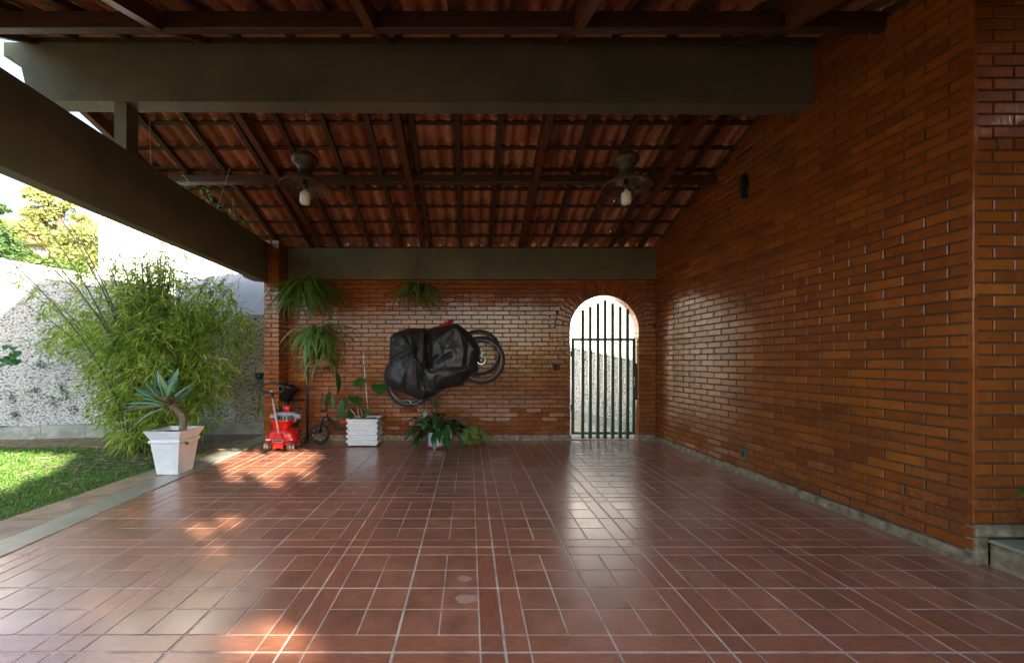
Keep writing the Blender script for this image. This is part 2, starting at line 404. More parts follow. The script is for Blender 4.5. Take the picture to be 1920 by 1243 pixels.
# stone strip with butt-jointed slabs
st = thing('stone_border', 'long grey-green polished stone border between the tiled floor and the path', 'stone border', (-3.2, 3, 0))
y = .4; k = 0
while y < 6.9:
    L = .95 + .1 * ((k * 7) % 3); y1 = min(y + L - .003, 6.95)
    a, b_ = (stripX(y), stripX(y1)); zt = .012
    obj('slab', MB().prism([(a - .255, y), (a - .005, y), (b_ - .005, y1), (b_ - .255, y1)], 'z', -.04, zt), 'strip', st)
    y += L; k += 1
# flagstone path: irregular slabs
path = obj('path', MB().add([(-3.80, .3, -.012), (stripX(.3) - .2, .3, -.012), (stripX(6.9) - .2, 6.9, -.012), (-4.3, 6.9, -.012), (-3.78, 4.9, -.012)], [(0, 1, 2, 3, 4)]), 'soil', kind='structure')
rr = random.Random(3); y = 0.5
while y < 6.85:
    L = rr.uniform(.32, .62); xi = lambda t: stripX(t) - .262
    xo = lambda t: -3.80 + .015 * math.sin(t * 5) if t < 5 else -3.80 - (t - 5) * .42
    y1 = min(y + L, 6.85); sk_ = rr.uniform(-.1, .1)
    def pc(xa0, xb0, xa1, xb1, ya, yb, sk1, sk2):
        pts = [(xa0, ya - sk1 * .5), ((xa0 + xb0) / 2 + rr.uniform(-.02, .02), ya + rr.uniform(-.015, .02)), (xb0, ya + sk1 * .5),
               (xb1, yb + sk2 * .5), ((xa1 + xb1) / 2, yb + rr.uniform(-.02, .012)), (xa1, yb - sk2 * .5)]
        obj('flagstone', MB().prism(pts, 'z', -.03, rr.uniform(-.002, .005)), 'flag', path)
    if (xi(y) - xo(y)) > .45 and rr.random() < .7:
        m1 = rr.uniform(.4, .6); xm0 = xo(y) + (xi(y) - xo(y)) * m1; xm1 = xo(y1) + (xi(y1) - xo(y1)) * (1.0 - m1)
        pc(xo(y), xm0 - .008, xo(y1), xm1 - .008, y + .008, y1 - .008, sk_ * .3, 0); pc(xm0 + .008, xi(y), xm1 + .008, xi(y1), y + .012, y1 - .008, 0, sk_ * .3)
    else: pc(xo(y), xi(y), xo(y1), xi(y1), y + .008, y1 - .008, 0, 0)
    y = y1

# ------------------------------------------------------------------ tiled floor
def clip(poly, a, b, c):                                 # keep a*x+b*y+c >= 0
    out = []
    for i in range(len(poly)):
        p, q = poly[i], poly[(i + 1) % len(poly)]; dp = a * p[0] + b * p[1] + c; dq = a * q[0] + b * q[1] + c
        if dp >= 0: out.append(p)
        if (dp >= 0) != (dq >= 0):
            t = dp / (dp - dq); out.append((p[0] + (q[0] - p[0]) * t, p[1] + (q[1] - p[1]) * t))
    return out
g = MB(); g.prism([(stripX(.35) - .003, .35), (5.2, .35), (5.2, 2.56), (wallR(2.56) + .1, 2.56), (wallR(6.8) + .1, 6.8), (stripX(6.8) - .003, 6.8)], 'z', -.05, 0)
floor = obj('floor', g, 'grout', kind='structure')
PER = 1.008; XO, YO = .1624, 2.785
W_, S_ = .1130, .1955
base = [(0, W_, 'w'), (W_, W_ + S_, 's'), (W_ + S_, .504, 's'), (.504, .504 + S_, 's'), (.504 + S_, 1.008 - W_, 's'), (1.008 - W_, 1.008, 'w')]
merged = [(W_, .504), (.504, 1.008 - W_)]
def gp(v): return .0062 if min(abs(v % .504), .504 - (v % .504)) < 1e-4 else .0040
pieces = []
for i in range(-5, 6):
    for j in range(-3, 5):
        ox, oy = XO + i * PER, YO + j * PER
        for (a, b_, t) in base:
            for (c, d, u) in base:
                if t == u: pieces.append((t + u, ox + a + gp(a), ox + b_ - gp(b_), oy + c + gp(c), oy + d - gp(d)))
        for (a, b_, t) in base:
            if t == 'w':
                for (c, d) in merged:
                    pieces.append(('wy', ox + a + gp(a), ox + b_ - gp(b_), oy + c + gp(c), oy + d - gp(d)))
                    pieces.append(('wx', ox + c + gp(c), ox + d - gp(d), oy + a + gp(a), oy + b_ - gp(b_)))
def tile_mb(poly, h=.0026, bev=.0025):
    cx = sum(p[0] for p in poly) / len(poly); cy = sum(p[1] for p in poly) / len(poly); n = len(poly)
    r = max(math.hypot(p[0] - cx, p[1] - cy) for p in poly); s = 1 - bev / max(r, .02) * 1.3
    m = MB(); vs = [(p[0], p[1], 0.0) for p in poly] + [(p[0], p[1], h - .0008) for p in poly] + [(cx + (p[0] - cx) * s, cy + (p[1] - cy) * s, h) for p in poly]
    fs = [tuple(range(2 * n, 3 * n))] + [(k * n + i, k * n + (i + 1) % n, (k + 1) * n + (i + 1) % n, (k + 1) * n + i) for k in (0, 1) for i in range(n)]
    return m.add(vs, fs)
cand = {'ss': [], 'w': []}
for t, x0, x1, y0, y1 in pieces:
    if y0 < .36 or y1 > 6.78 or x1 < stripX(y1) - .0: continue
    if y1 > 2.6 and x0 > wallR(y0) + .03: continue
    if x0 > 5: continue
    if y0 > 6.5 and not (1.6 < (x0 + x1) / 2 < 2.8): continue
    poly = clip([(x0, y0), (x1, y0), (x1, y1), (x0, y1)], 1, .0566, 2.948 - .006)
    if len(poly) < 3: continue
    vis = y1 > 1.72 and -.6 - .55 < (x0 / y0 * F + 880) / 1920 - .5 < .56
    cand['ss' if t == 'ss' else 'w'].append((0 if vis else 1, y0, t, poly, len(poly) == 4 and abs(poly[0][0] - x0) < 1e-6 and abs(poly[3][0] - x0) < 1e-6))
cache = {}
for key, nm, mt in (('ss', 'tile', 'tile'), ('w', 'wood_tile', 'woodtile')):
    L = sorted(cand[key], key=lambda a: (a[0], a[1]))
    rest = {'tile': MB(), 'woodtileX': MB(), 'woodtileY': MB()}
    for n_, (vv, y0, t, poly, whole) in enumerate(L):
        cx = sum(p[0] for p in poly) / len(poly); cy = sum(p[1] for p in poly) / len(poly)
        if n_ < 290 and vv == 0:
            rot = math.pi / 2 if t == 'wy' else 0
            loc = [((p[0] - cx), (p[1] - cy)) for p in poly]
            if rot: loc = [(p[1], -p[0]) for p in loc]
            ck = (t, tuple(round(c, 3) for p in loc for c in p))
            if ck not in cache: cache[ck] = tile_mb(loc).mesh(nm, mt)
            link(nm, cache[ck], floor, (cx, cy, R.uniform(-.0003, .0004)), (R.uniform(-.0007, .0007), R.uniform(-.0007, .0007), rot + R.uniform(-.0015, .0015)))
        else:
            tm = tile_mb(poly); rest['tile' if key == 'ss' else ('woodtileY' if t == 'wy' else 'woodtileX')].add(tm.v, tm.f)
    for mm, r_ in rest.items():
        if r_.f: obj('far_tiles', r_, mm, floor, kind='stuff')

for (px, py, w, h) in ((876, 1123, .075, .042), (871, 1085, .045, .03)):
    X, Y = G(px, py); rr2 = random.Random(px); n = 22
    pts = [(X + w * math.cos(6.283 * i / n) * rr2.uniform(.75, 1.1), Y + h * math.sin(6.283 * i / n) * rr2.uniform(.7, 1.15)) for i in range(n)]
    obj('dried_stain', MB().prism(pts, 'z', .0032, .0037), 'residue', floor)
# ------------------------------------------------------------------ brick walls
def brick_mesh(L, H, D, name='brick', m='brick', b=.004):
    v = [(-L/2, D, -H/2), (L/2, D, -H/2), (L/2, D, H/2), (-L/2, D, H/2), (-L/2, b, -H/2), (L/2, b, -H/2), (L/2, b, H/2), (-L/2, b, H/2),
         (-L/2 + b, 0, -H/2 + b), (L/2 - b, 0, -H/2 + b), (L/2 - b, 0, H/2 - b), (-L/2 + b, 0, H/2 - b)]
    f = [(8, 9, 10, 11)] + [(k + i, k + (i + 1) % 4, k + 4 + (i + 1) % 4, k + 4 + i) for k in (0, 4) for i in range(4)]
    return MB().add(v, f)
bcache = {}
def put_bricks(bricks, parent, ang, nmax=290, order=None):
    """bricks: (front centre world, L, H, D, worn, roll)"""
    if order: bricks = sorted(bricks, key=order)
    rest = {'brick': MB(), 'brick_worn': MB()}
    for i, (c, L, H, D, worn, roll) in enumerate(bricks):
        mt = 'brick_worn' if worn else 'brick'
        jit = .0016 if not worn else .005
        c = Vector(c); nrm = Vector((math.sin(ang), -math.cos(ang), 0)); c = c + nrm * R.uniform(-jit, jit)
        e = (R.uniform(-.012, .012), roll + R.uniform(-.004, .004), ang + R.uniform(-.006, .006))
        if i < nmax:
            k = (round(L, 3), round(H, 3), round(D, 3), mt)
            if k not in bcache: bcache[k] = brick_mesh(L, H, D).mesh('brick', mt)
            link('brick', bcache[k], parent, c, e)
        else:
            b = brick_mesh(L, H, D); b.xf(Matrix.Translation(c) @ Euler(e).to_matrix().to_4x4()); rest[mt].add(b.v, b.f)
    for mt, r_ in rest.items():
        if r_.f: obj('more_bricks', r_, mt, parent, kind='stuff')

# back wall with the arched doorway
BY = 6.5; BT = .2; XL, XR = -2.98, 3.045; ZB, ZT = .10, 2.625
AX, AR, AS = 2.206, .557, 1.81                            # arch centre x, radius, springing
bw = thing('brick_wall', 'varnished brick wall at the far end with the arched gateway in it', 'brick wall', (0, BY, 0))
out = [(XL, 0), (AX - AR - .006, 0)]
for i in range(25):
    a = math.pi - math.pi * i / 24; out.append((AX + (AR + .006) * math.cos(a), AS + (AR + .006) * math.sin(a)))
out += [(AX + AR + .006, 0), (XR + .25, 0), (XR + .25, ZT), (XL, ZT)]
obj('mortar', MB().prism(out, 'y', BY + .010, BY + BT), 'mortar', bw)
bricks = []; CH = .0722; BL = .256; row = 0; z = ZB
while z + CH < ZT + .02:
    H = CH - .0105; zc = z + CH / 2; off = (BL / 2 if row % 2 else 0) + R.uniform(-.012, .012)
    x = XL - off - .06
    RO = AR + .255
    segs = []
    while x < XR:
        x0, x1 = x, x + BL - .009; x += BL + R.uniform(-.002, .002)
        x0 = max(x0, XL); x1 = min(x1, XR)
        def cutter(x0, x1):
            # openings: below the springing between jambs; above it the ring
            if zc < AS: lim = AR + .001
            else:
                dz = zc + H / 2 - AS
                lim = math.sqrt(max(RO * RO - dz * dz, 0)) if dz < RO else 0
                if lim: lim += .008
            if lim == 0: return [(x0, x1, 0)]
            a, b_ = AX - lim, AX + lim; o = []
            if x1 <= a or x0 >= b_: return [(x0, x1, 0)]
            if x0 < a: o.append((x0, a, 1))
            if x1 > b_: o.append((b_, x1, 1))
            return o
        for (p, q, e) in cutter(x0, x1):
            if q - p > .025: segs.append((p, q, e))
    for p, q, e in segs:
        jamb = e and zc < AS
        bricks.append(((( p + q) / 2, BY, zc), q - p, H, BT if jamb else .03, (row < 3 and R.random() < .75) or (row < 6 and R.random() < .25), 0))
    z += CH; row += 1
nv = 29
for i in range(nv):
    a = math.pi * (i + .5) / nv; th = (AR + .13) * math.pi / nv
    for j, (r0, r1) in enumerate([(AR, AR + .247)] if i % 2 == 0 else [(AR, AR + .118), (AR + .13, AR + .247)]):
        rc = (r0 + r1) / 2; hw = (rc * math.pi / nv - .011)
        bricks.append(((AX + rc * math.cos(a), BY - .001, AS + rc * math.sin(a)), r1 - r0, hw, BT if j == 0 else .03, False, -a))
put_bricks(bricks, bw, 0, 290, order=lambda b: abs(b[0][0] - 1.2) + abs(b[0][2] - 1.3) * 1.2)
# baseboard stones
bb = thing('stone_baseboard', 'low grey stone baseboard under the far brick wall', 'baseboard', (0, BY - .02, 0), 'stone baseboards')
x = XL
while x < XR - .02:
    x1 = min(x + .62, XR - .012)
    if x < AX - AR < x1: x1 = AX - AR + .02
    if not (x > AX - AR - .01 and x < AX + AR - .03): obj('baseboard_stone', MB().bbox(x, x1 - .003, BY - .016, BY + .015, 0, .098, .004), 'stone', bb)
    if abs(x1 - (AX - AR + .02)) < 1e-6: x = AX + AR - .02
    else: x = x1
obj('door_sill', MB().box(AX - AR, AX + AR, BY + .02, BY + .32, 0.0, .0095), 'stone', bb)

# right wall (slightly askew) and its return
ang = math.atan2(1, -.0451)                              # direction along the wall
dirw = Vector((-.0451, 1, 0)).normalized()
RY0 = 2.54; RS = Vector((wallR(RY0), RY0, 0)); LW = (6.50 - RY0) / dirw.y
def roofz(Y): return 1.3 + 4.193 - .353 * Y if Y > 3.69 else 4.30 - .4 * (3.69 - Y)
rw = thing('brick_wall', 'tall varnished brick wall along the right side of the carport', 'brick wall', tuple(RS))
nrm_in = Vector((dirw.y, -dirw.x, 0))                    # into the wall (+x)
def prism_dir(poly, org, d, t0, t1, nrm):                # poly in (s,z)
    m = MB(); n = len(poly)
    vs = [org + d * s + nrm * t0 + Vector((0, 0, z)) for s, z in poly] + [org + d * s + nrm * t1 + Vector((0, 0, z)) for s, z in poly]
    m.add(vs, [tuple(range(n)), tuple(range(2 * n - 1, n - 1, -1))] + [(i, i + n, (i + 1) % n + n, (i + 1) % n) for i in range(n)]); return m
sr = (3.69 - RY0) / dirw.y
obj('mortar', prism_dir([(.01, 0), (LW + .2, 0), (LW + .2, roofz(6.6)), (sr, roofz(3.7) + .02), (.01, roofz(2.55))], RS, dirw, .010, .22, nrm_in), 'mortar', rw)
bricks = []; CH2, BL2 = .0768, .265; z = .085; row = 0
A2 = math.atan2(-dirw.y, -dirw.x)                        # brick local -Y must face -X
rotz = -math.pi / 2 - math.atan2(.0451, 1) + 0.0
rotz = math.atan2(nrm_in.y, nrm_in.x) - math.pi / 2      # local +Y -> into the wall
while z < 4.3:
    H = CH2 - .0115; zc = z + CH2 / 2; s = (0 if row % 2 == 0 else -BL2 / 2)
    while s < LW:
        s0, s1 = max(s, 0.0), min(s + BL2 - .0105, LW); s += BL2
        if s1 - s0 < .03: continue
        Ym = RY0 + (s0 + s1) / 2 * dirw.y
        if zc + H / 2 > roofz(Ym) - .01: continue
        c = RS + dirw * ((s0 + s1) / 2) + Vector((0, 0, zc))
        worn = (row < 3 and R.random() < .8) or (3 <= row < 6 and R.random() < .25)
        bricks.append((tuple(c), s1 - s0, H, .03, worn, 0))
    z += CH2; row += 1
put_bricks(bricks, rw, rotz, 290, order=lambda b: b[0][1] + abs(b[0][2] - 1.6) * .35)
# return face to the right of the corner
rt = thing('brick_wall', 'shaded end of the brick wall turning right beside the porch step', 'brick wall', (RS.x, RY0, 0))
obj('mortar', MB().box(RS.x + .012, 6.0, RY0 + .010, RY0 + .2, .10, roofz(2.6)), 'mortar', rt)
bricks = []; z = .262; row = 0
while z < 3.7:
    H = CH2 - .0115; x = RS.x + (0 if row % 2 else -BL2 / 2)
    while x < 5.2:
        x0, x1 = max(x, RS.x + .001), x + BL2 - .0105; x += BL2
        if x1 - x0 > .03: bricks.append((((x0 + x1) / 2, RY0 - .0005, z + CH2 / 2), x1 - x0, H, .03, row < 3 and R.random() < .6, 0))
    z += CH2; row += 1
put_bricks(bricks, rt, 0, 290, order=lambda b: b[0][0])
obj('plinth_stone', MB().bbox(RS.x + .006, 4.9, RY0 - .012, RY0 + .05, .183, .258, .004), 'stone', rt)
obj('plinth_stone', MB().bbox(RS.x + .006, 3.30, RY0 - .010, RY0 + .05, .0, .180, .004), 'stone', rt)
# baseboard of the right wall
rb = thing('stone_baseboard', 'rough stone baseboard along the foot of the right-hand brick wall', 'baseboard', tuple(RS), 'stone baseboards')
s = 0
while s < LW:
    s1 = min(s + .5 + .12 * math.sin(s * 5), LW)
    m = prism_dir([(s, 0), (s1 - .004, 0), (s1 - .004, .078 + R.uniform(-.006, .006)), (s + (s1 - s) * .5, .08 + R.uniform(-.008, .006)), (s, .078 + R.uniform(-.006, .006))], RS, dirw, -.018 + R.uniform(-.004, .003), .02, nrm_in)
    obj('baseboard_stone', m, 'stone', rb); s = s1
# porch slab and step
pr = thing('porch_step', 'low stone porch step with pale nosing right of the brick corner', 'step', (3.3, 1.5, 0))
obj('riser', MB().box(3.305, 5.1, .4, RY0 - .014, 0, .148), 'stone', pr)
obj('step_top', MB().bbox(3.285, 5.1, .4, RY0 - .014, .150, .172, .006), 'strip', pr)

# brick column on the left
cx0, cx1, cy0 = PX(494.5, 6.16), PX(523, 6.16), 6.16
cl = thing('brick_column', 'narrow brick column at the left end of the far wall under the beams', 'column', (cx0, cy0, 0))
obj('mortar', MB().box(cx0 + .008, cx1 - .008, cy0 + .008, BY + .2, 0, 3.15), 'mortar', cl)
bricks = []; z = .02; row = 0; side = []
while z < 3.12:
    H = .0717 - .0105; zc = z + .0717 / 2; w = cx1 - cx0
    if row % 2 == 0: bricks.append((((cx0 + cx1) / 2, cy0, zc), w, H, .03, False, 0))
    else:
        bricks.append(((cx0 + w * .235, cy0, zc), w * .45, H, .03, False, 0)); bricks.append(((cx1 - w * .24, cy0, zc), w * .47, H, .03, False, 0))
    L = BY - cy0
    if row % 2: side += [((cx1, cy0 + L * .27, zc), L * .46, H, .012, False, 0), ((cx1, cy0 + L * .76, zc), L * .44, H, .012, False, 0)]
    else: side += [((cx1, cy0 + L * .5 + .01, zc), L * .93, H, .012, False, 0)]
    z += .0717; row += 1
put_bricks(bricks, cl, 0); put_bricks(side, cl, math.pi / 2)

# ------------------------------------------------------------------ painted beams
def corbel(xe, z0, z1, n=8):                             # rounded cantilever end, returned as outline going left along the top
    h = z1 - z0; pts = [(xe, z1), (xe, z1 - h * .24)]
    for i in range(n + 1):
        a = math.pi / 2 * i / n; pts.append((xe + .05 + .11 * math.sin(a), z1 - h * .24 - .11 * (1 - math.cos(a))))
    pts += [(xe + .20, z0 + .12), (xe + .26, z0 + .03), (xe + .34, z0)]
    return pts
nb = thing('concrete_beam', 'deep olive painted beam crossing overhead nearest the camera', 'beam', (0, 3.65, 3.66), 'olive painted beams')
o_ = corbel(-4.22, 3.658, 4.187)
m = MB(); poly = o_ + [(3.30, 3.658), (3.30, 4.187)]; n = len(poly)
yf = lambda x: 3.61 + (x + 4.0) * .0070
m.add([(x, yf(x), z) for x, z in poly] + [(x, yf(x) + .162, z) for x, z in poly], [tuple(range(n)), tuple(range(2 * n - 1, n - 1, -1))] + [(i, i + n, (i + 1) % n + n, (i + 1) % n) for i in range(n)])
obj('beam_body', m, 'beam', nb)
obj('short_post', MB().box(-3.235, -3.125, 3.628, 3.76, 3.10, 3.656), 'beam', nb)
bb2 = thing('concrete_beam', 'olive painted beam on top of the far brick wall', 'beam', (0, 6.48, 2.62), 'olive painted beams')
poly = corbel(-3.93, 2.628, 3.137) + [(3.10, 2.628), (3.10, 3.137)]
obj('beam_body', MB().prism(poly, 'y', 6.478, 6.66), 'beam', bb2)
lb = thing('concrete_beam', 'long dark side beam running along the garden side above the stone border', 'beam', (-3, 3, 2.52), 'olive painted beams')
m = MB(); ys = [-.2, 6.155]
a, b_ = beamX(ys[0]), beamX(ys[1]); T = .125
m.add([(a - T, ys[0], 2.518), (a, ys[0], 2.518), (a, ys[0], 3.13), (a - T, ys[0], 3.13), (b_ - T, ys[1], 2.518), (b_, ys[1], 2.518), (b_, ys[1], 3.13), (b_ - T, ys[1], 3.13)],
      [(0, 1, 2, 3), (7, 6, 5, 4), (0, 4, 5, 1), (1, 5, 6, 2), (2, 6, 7, 3), (3, 7, 4, 0)])
obj('beam_body', m, 'beam', lb)
# front post that carries the side beam, out of frame beside the camera
obj('front_post', MB().box(beamX(-.2) - T - .05, beamX(-.2) + .05, -.42, -.202, -.02, 3.13), 'beam', lb)

# ------------------------------------------------------------------ tiled roof: both slopes
rf = thing('tiled_roof', 'clay tiled gable roof with exposed rafters and battens over the carport', 'roof', (0, 3.69, 4.2))
RX0, RX1 = -4.06, 3.30
sF, sN = .353, .40
def zf(Y): return 5.493 - sF * Y                          # far slope, underside of the battens
def zn(Y): return 4.30 - sN * (3.69 - Y)                  # near slope, underside of the battens
def sloped(x0, x1, ya, yb, zfun, d0, d1):
    return MB().add([(x0, ya, zfun(ya) + d0), (x1, ya, zfun(ya) + d0), (x1, yb, zfun(yb) + d0), (x0, yb, zfun(yb) + d0),
                     (x0, ya, zfun(ya) + d1), (x1, ya, zfun(ya) + d1), (x1, yb, zfun(yb) + d1), (x0, yb, zfun(yb) + d1)],
                    [(0, 3, 2, 1), (4, 5, 6, 7), (0, 1, 5, 4), (1, 2, 6, 5), (2, 3, 7, 6), (3, 0, 4, 7)])
k = -8
while -.144 + .487 * k < 3.05:
    x = -.144 + .487 * k + R.uniform(-.008, .008)
    obj('rafter', sloped(x - .028, x + .028, 3.78, 7.05, zf, -.062, -.001), 'minor_wood', rf)
    obj('rafter', sloped(x - .028, x + .028, .50, 3.60, zn, -.062, -.001), 'minor_wood', rf)
    k += 1
for x in (3.45, 3.95, 4.45, 4.95): obj('rafter', sloped(x - .028, x + .028, .45, 3.60, zn, -.062, -.001), 'minor_wood', rf)
for x in (-3.95, -2.394, -.757, .84, 2.455):
    m = MB(); w = .036
    pts = [(3.775, 3.14 + .29 * (6.48 - 3.775)), (6.476, 3.14), (6.476, zf(6.476) - .063), (3.775, zf(3.775) - .063)]
    obj('main_rafter', m.prism(pts, 'x', x - w, x + w), 'rafter', rf)
    m = MB(); pts = [(3.64, 4.189), (3.64, zn(3.64) - .063), (.50, zn(.50) - .063), (.50, zn(.50) - .13), (3.05, 3.832)]
    obj('main_rafter', m.prism(pts, 'x', x - w, x + w), 'rafter', rf)
# purlins in segments between the main rafters
xs = [-4.05, -3.95, -2.394, -.757, .84, 2.455, 3.16]
for a, b_ in zip(xs[1:-1], xs[2:]):
    bb_ = b_ - .037 if b_ < 3 else 3.12
    obj('purlin', MB().bbox(a + .037, bb_, 4.99, 5.09, 3.545, zf(5.09) - .063, .004), 'dark_wood', rf)
obj('purlin', MB().bbox(RX0, 5.2, 3.05, 3.115, 3.85, zn(3.05) - .063, .004), 'dark_wood', rf)
obj('purlin', MB().bbox(RX0, 5.2, .9, 1.0, zn(.9) - .2, zn(.9) - .063, .004), 'dark_wood', rf)
# battens
Yb = [4.412 + .312 * k for k in range(-2, 9)]
for Y in Yb:
    x1 = wallR(Y) + .12 if Y < 6.45 else 3.05
    obj('batten', sloped(RX0, x1, Y - .012, Y + .026, zf, 0, .022), 'dark_wood', rf)
Yn = [3.615 - .312 * k for k in range(0, 11)]
for Y in Yn[1:]: obj('batten', sloped(RX0, 5.2, Y - .026, Y + .012, zn, 0, .022), 'dark_wood', rf)
# tiles
TW = .172
def tile_profile(u):                                      # u 0..1 across: broad pan then a raised roll
    if u < .52: return -.026 * math.sin(math.pi * u / .52)
    return .056 * math.sin(math.pi * (u - .52) / .48)
def roof_tile(L=.385, t=.011, far=True):
    us = [0, .13, .26, .39, .52, .62, .76, .90, 1.0, 1.07]; V = []; n = len(us)
    for y, lift in ((0, 0.0), (L, .018)):
        for dz in (0, t):
            for u in us: V.append(((u - .5) * TW, y, tile_profile(min(u, 1)) * (1.0 + (.10 if y == 0 else -.04)) - (.012 * (u - 1) / .07 if u > 1 else 0) + dz + lift))
    Fc = []
    for i in range(n - 1):
        Fc += [(i, i + 1, 2 * n + i + 1, 2 * n + i), (n + i, 3 * n + i, 3 * n + i + 1, n + i + 1), (i, n + i, n + i + 1, i + 1), (2 * n + i, 2 * n + i + 1, 3 * n + i + 1, 3 * n + i)]
    Fc += [(0, 2 * n, 3 * n, n), (n - 1, 2 * n - 1, 4 * n - 1, 3 * n - 1)]
    return MB().add(V, Fc)
tme = roof_tile().mesh('roof_tile', 'rooftile', smooth=False)
tl = []
for r_, Y in enumerate(Yb[:-1]):
    x = RX0
    while x < wallR(max(Y, 3.3)) + .14:
        tl.append((x + TW / 2, Y - .045, zf(Y - .045) + .036, -math.atan(sF), 0)); x += TW
for r_, Y in enumerate(Yn[:-1]):
    x = RX0
    while x < 5.15:
        tl.append((x + TW / 2, Y + .045, zn(Y + .045) + .036, -math.atan(sN), math.pi)); x += TW
def tkey(t):
    if t[4]: return 50 + (3.7 - t[1]) * 20 + abs(t[0])
    return abs(t[1] - 5.2) * 3 + abs(t[0] + .3) * .6 if t[1] > 3.9 else 40
tl.sort(key=tkey); rest = MB()
for i, (x, Y, Z, sl_, rz) in enumerate(tl):
    e = Euler((sl_ + R.uniform(-.012, .012), R.uniform(-.02, .02), rz + R.uniform(-.012, .012)))
    if rz: e = Euler((sl_, 0, rz))
    p = Vector((x + R.uniform(-.003, .003), Y + R.uniform(-.006, .006), Z))
    if i < 295: link('roof_tile', tme, rf, p, e)
    else:
        b = roof_tile(); b.xf(Matrix.Translation(p) @ e.to_matrix().to_4x4()); rest.add(b.v, b.f)
obj('more_roof_tiles', rest, 'rooftile', rf, kind='stuff')
rg = MB(); rg.prism([(3.69 + .23 * math.cos(a), 4.24 + .17 * math.sin(a)) for a in [math.pi * i / 8 for i in range(9)]] + [(3.56, 4.25), (3.69, 4.35), (3.82, 4.25)][:0], 'x', RX0, 5.1)
obj('ridge_cap', rg, 'rooftile', rf)
obj('ridge_mortar', MB().box(RX0, 5.1, 3.62, 3.76, 4.19, 4.32), 'mortar', rf)
wing = thing('shade_wing', 'plain unseen wing added on the right to darken the porch corner', 'house', (4.9, .8, 0))
obj('wall', MB().box(4.72, 4.9, -3.2, RY0 - .02, 0, 3.3).box(4.9, 9, -3.2, -3.0, 0, 3.3).box(3.78, 4.719, -1.25, -1.1, 0, 2.95).box(3.78, 4.719, -1.099, .5, 2.86, 2.95), 'wing_wall', wing)  # unseen walls and slab added to keep light off the porch corner
# ------------------------------------------------------------------ gate and what lies behind it
GY = 6.60
gt = thing('metal_gate', 'dark green metal gate of seven upright bars filling the arched doorway', 'gate', (2.22, GY, 0))
gx0, gx1 = PX(1071, GY), PX(1191, GY); gz0, gz1 = PZ(814, GY), PZ(634, GY)
obj('gate_frame', MB().bbox(gx0, gx0 + .05, GY - .018, GY + .018, gz0, gz1, .003).bbox(gx1 - .05, gx1, GY - .018, GY + .018, gz0, gz1, .003)
    .bbox(gx0 + .051, gx1 - .051, GY - .018, GY + .018, gz1 - .045, gz1 - .001, .003).bbox(gx0 + .051, gx1 - .051, GY - .018, GY + .018, gz0 + .001, gz0 + .04, .003), 'green_metal', gt)
for cx, tp in zip((267, 320, 373, 424, 476, 530, 581), (230, 207, 185, 163, 185, 207, 228)):
    px = cx / 3.766 + 1020; py = tp / 3.766 + 520; X = PX(px, GY)
    obj('gate_bar', MB().bbox(X - .025, X + .025, GY - .068, GY - .0195, PZ(821.5, GY - .03), PZ(py, GY - .03), .003), 'green_metal', gt)
lz = PZ(715, GY)
lk = obj('lock_plate', MB().bbox(gx1 - .036, gx1 - .010, GY - .026, GY - .0185, lz - .075, lz + .075, .003), 'chrome', gt)
obj('handle', MB().tube([(gx1 - .022, GY - .03, lz + .01), (gx1 - .022, GY - .06, lz + .01), (gx1 - .10, GY - .062, lz + .005)], .007, 8), 'chrome', lk)
obj('hinge', MB().tube([(gx0 - .005, GY - .02, .50), (gx0 - .005, GY - .02, .58)], .012, 8), 'green_metal', gt)
obj('hinge', MB().tube([(gx0 - .005, GY - .02, 1.38), (gx0 - .005, GY - .02, 1.46)], .012, 8), 'green_metal', gt)
obj('latch_box', MB().bbox(gx1 + .001, gx1 + .022, GY - .02, GY + .03, lz - .30, lz + .30, .003), 'green_metal', gt)
m = MB(); x = gx0 + .05
while x < gx1 - .05: m.tube([(x, GY + .028, .02), (x, GY + .028, 1.20)], .0013, 4, cap=False); x += .04
z = .03
while z < 1.2: m.tube([(gx0 + .04, GY + .0305, z), (gx1 - .04, GY + .0305, z)], .0013, 4, cap=False); z += .075 if z > .3 else .04
obj('wire_mesh', m, 'chrome', gt)
# paved yard behind the gate and its sloping wall
obj('yard_paving', MB().box(-3.2, 9, 6.83, 16, -.05, -.004), 'sand', kind='structure')
yd = thing('garden_wall', 'white roughcast side wall behind the gate with its top sloping down', 'wall', (2.6, 8, 0))
A, B = Vector((1.55, 11.4, 0)), Vector((3.45, 5.95 + .0, 0)); B = Vector((3.20, 6.75, 0))
dA = (B - A).normalized(); L = (B - A).length; nA = Vector((dA.y, -dA.x, 0))
if nA.y > 0: nA = -nA                                    # towards the gate
def ztop(s): return 1.95 - (1.95 - 1.20) * s / L
obj('wall_face', prism_dir([(0, 0), (L, 0), (L, ztop(L)), (0, ztop(0))], A, dA, 0, -.14, nA), 'roughcast', yd)
s = 0
while s < L - .05:
    s1 = min(s + .8, L); obj('coping', prism_dir([(s, ztop(s) + .002), (s1 - .004, ztop(s1) + .002), (s1 - .004, ztop(s1) + .03), (s, ztop(s) + .03)], A, dA, .02, -.16, nA), 'curb', yd); s = s1
s = 0
while s < L - .05:
    s1 = min(s + .6, L); obj('curb_stone', prism_dir([(s, 0), (s1 - .006, 0), (s1 - .006, .17), (s, .17)], A, dA, .09, .001, nA), 'curb', yd); s = s1

wh = thing('white_house', 'white house added behind the gate to brighten the view and floor reflection', 'house', (4, 17, 0))
obj('wall', MB().box(-1.5, 12, 17, 24, 0, 6.0), 'whitewall', wh)  # added as a bright reflector beyond the gate
obj('roof', MB().bbox(-1.7, 12.2, 16.8, 24.2, 6.01, 6.15, .01), 'redtile', wh)
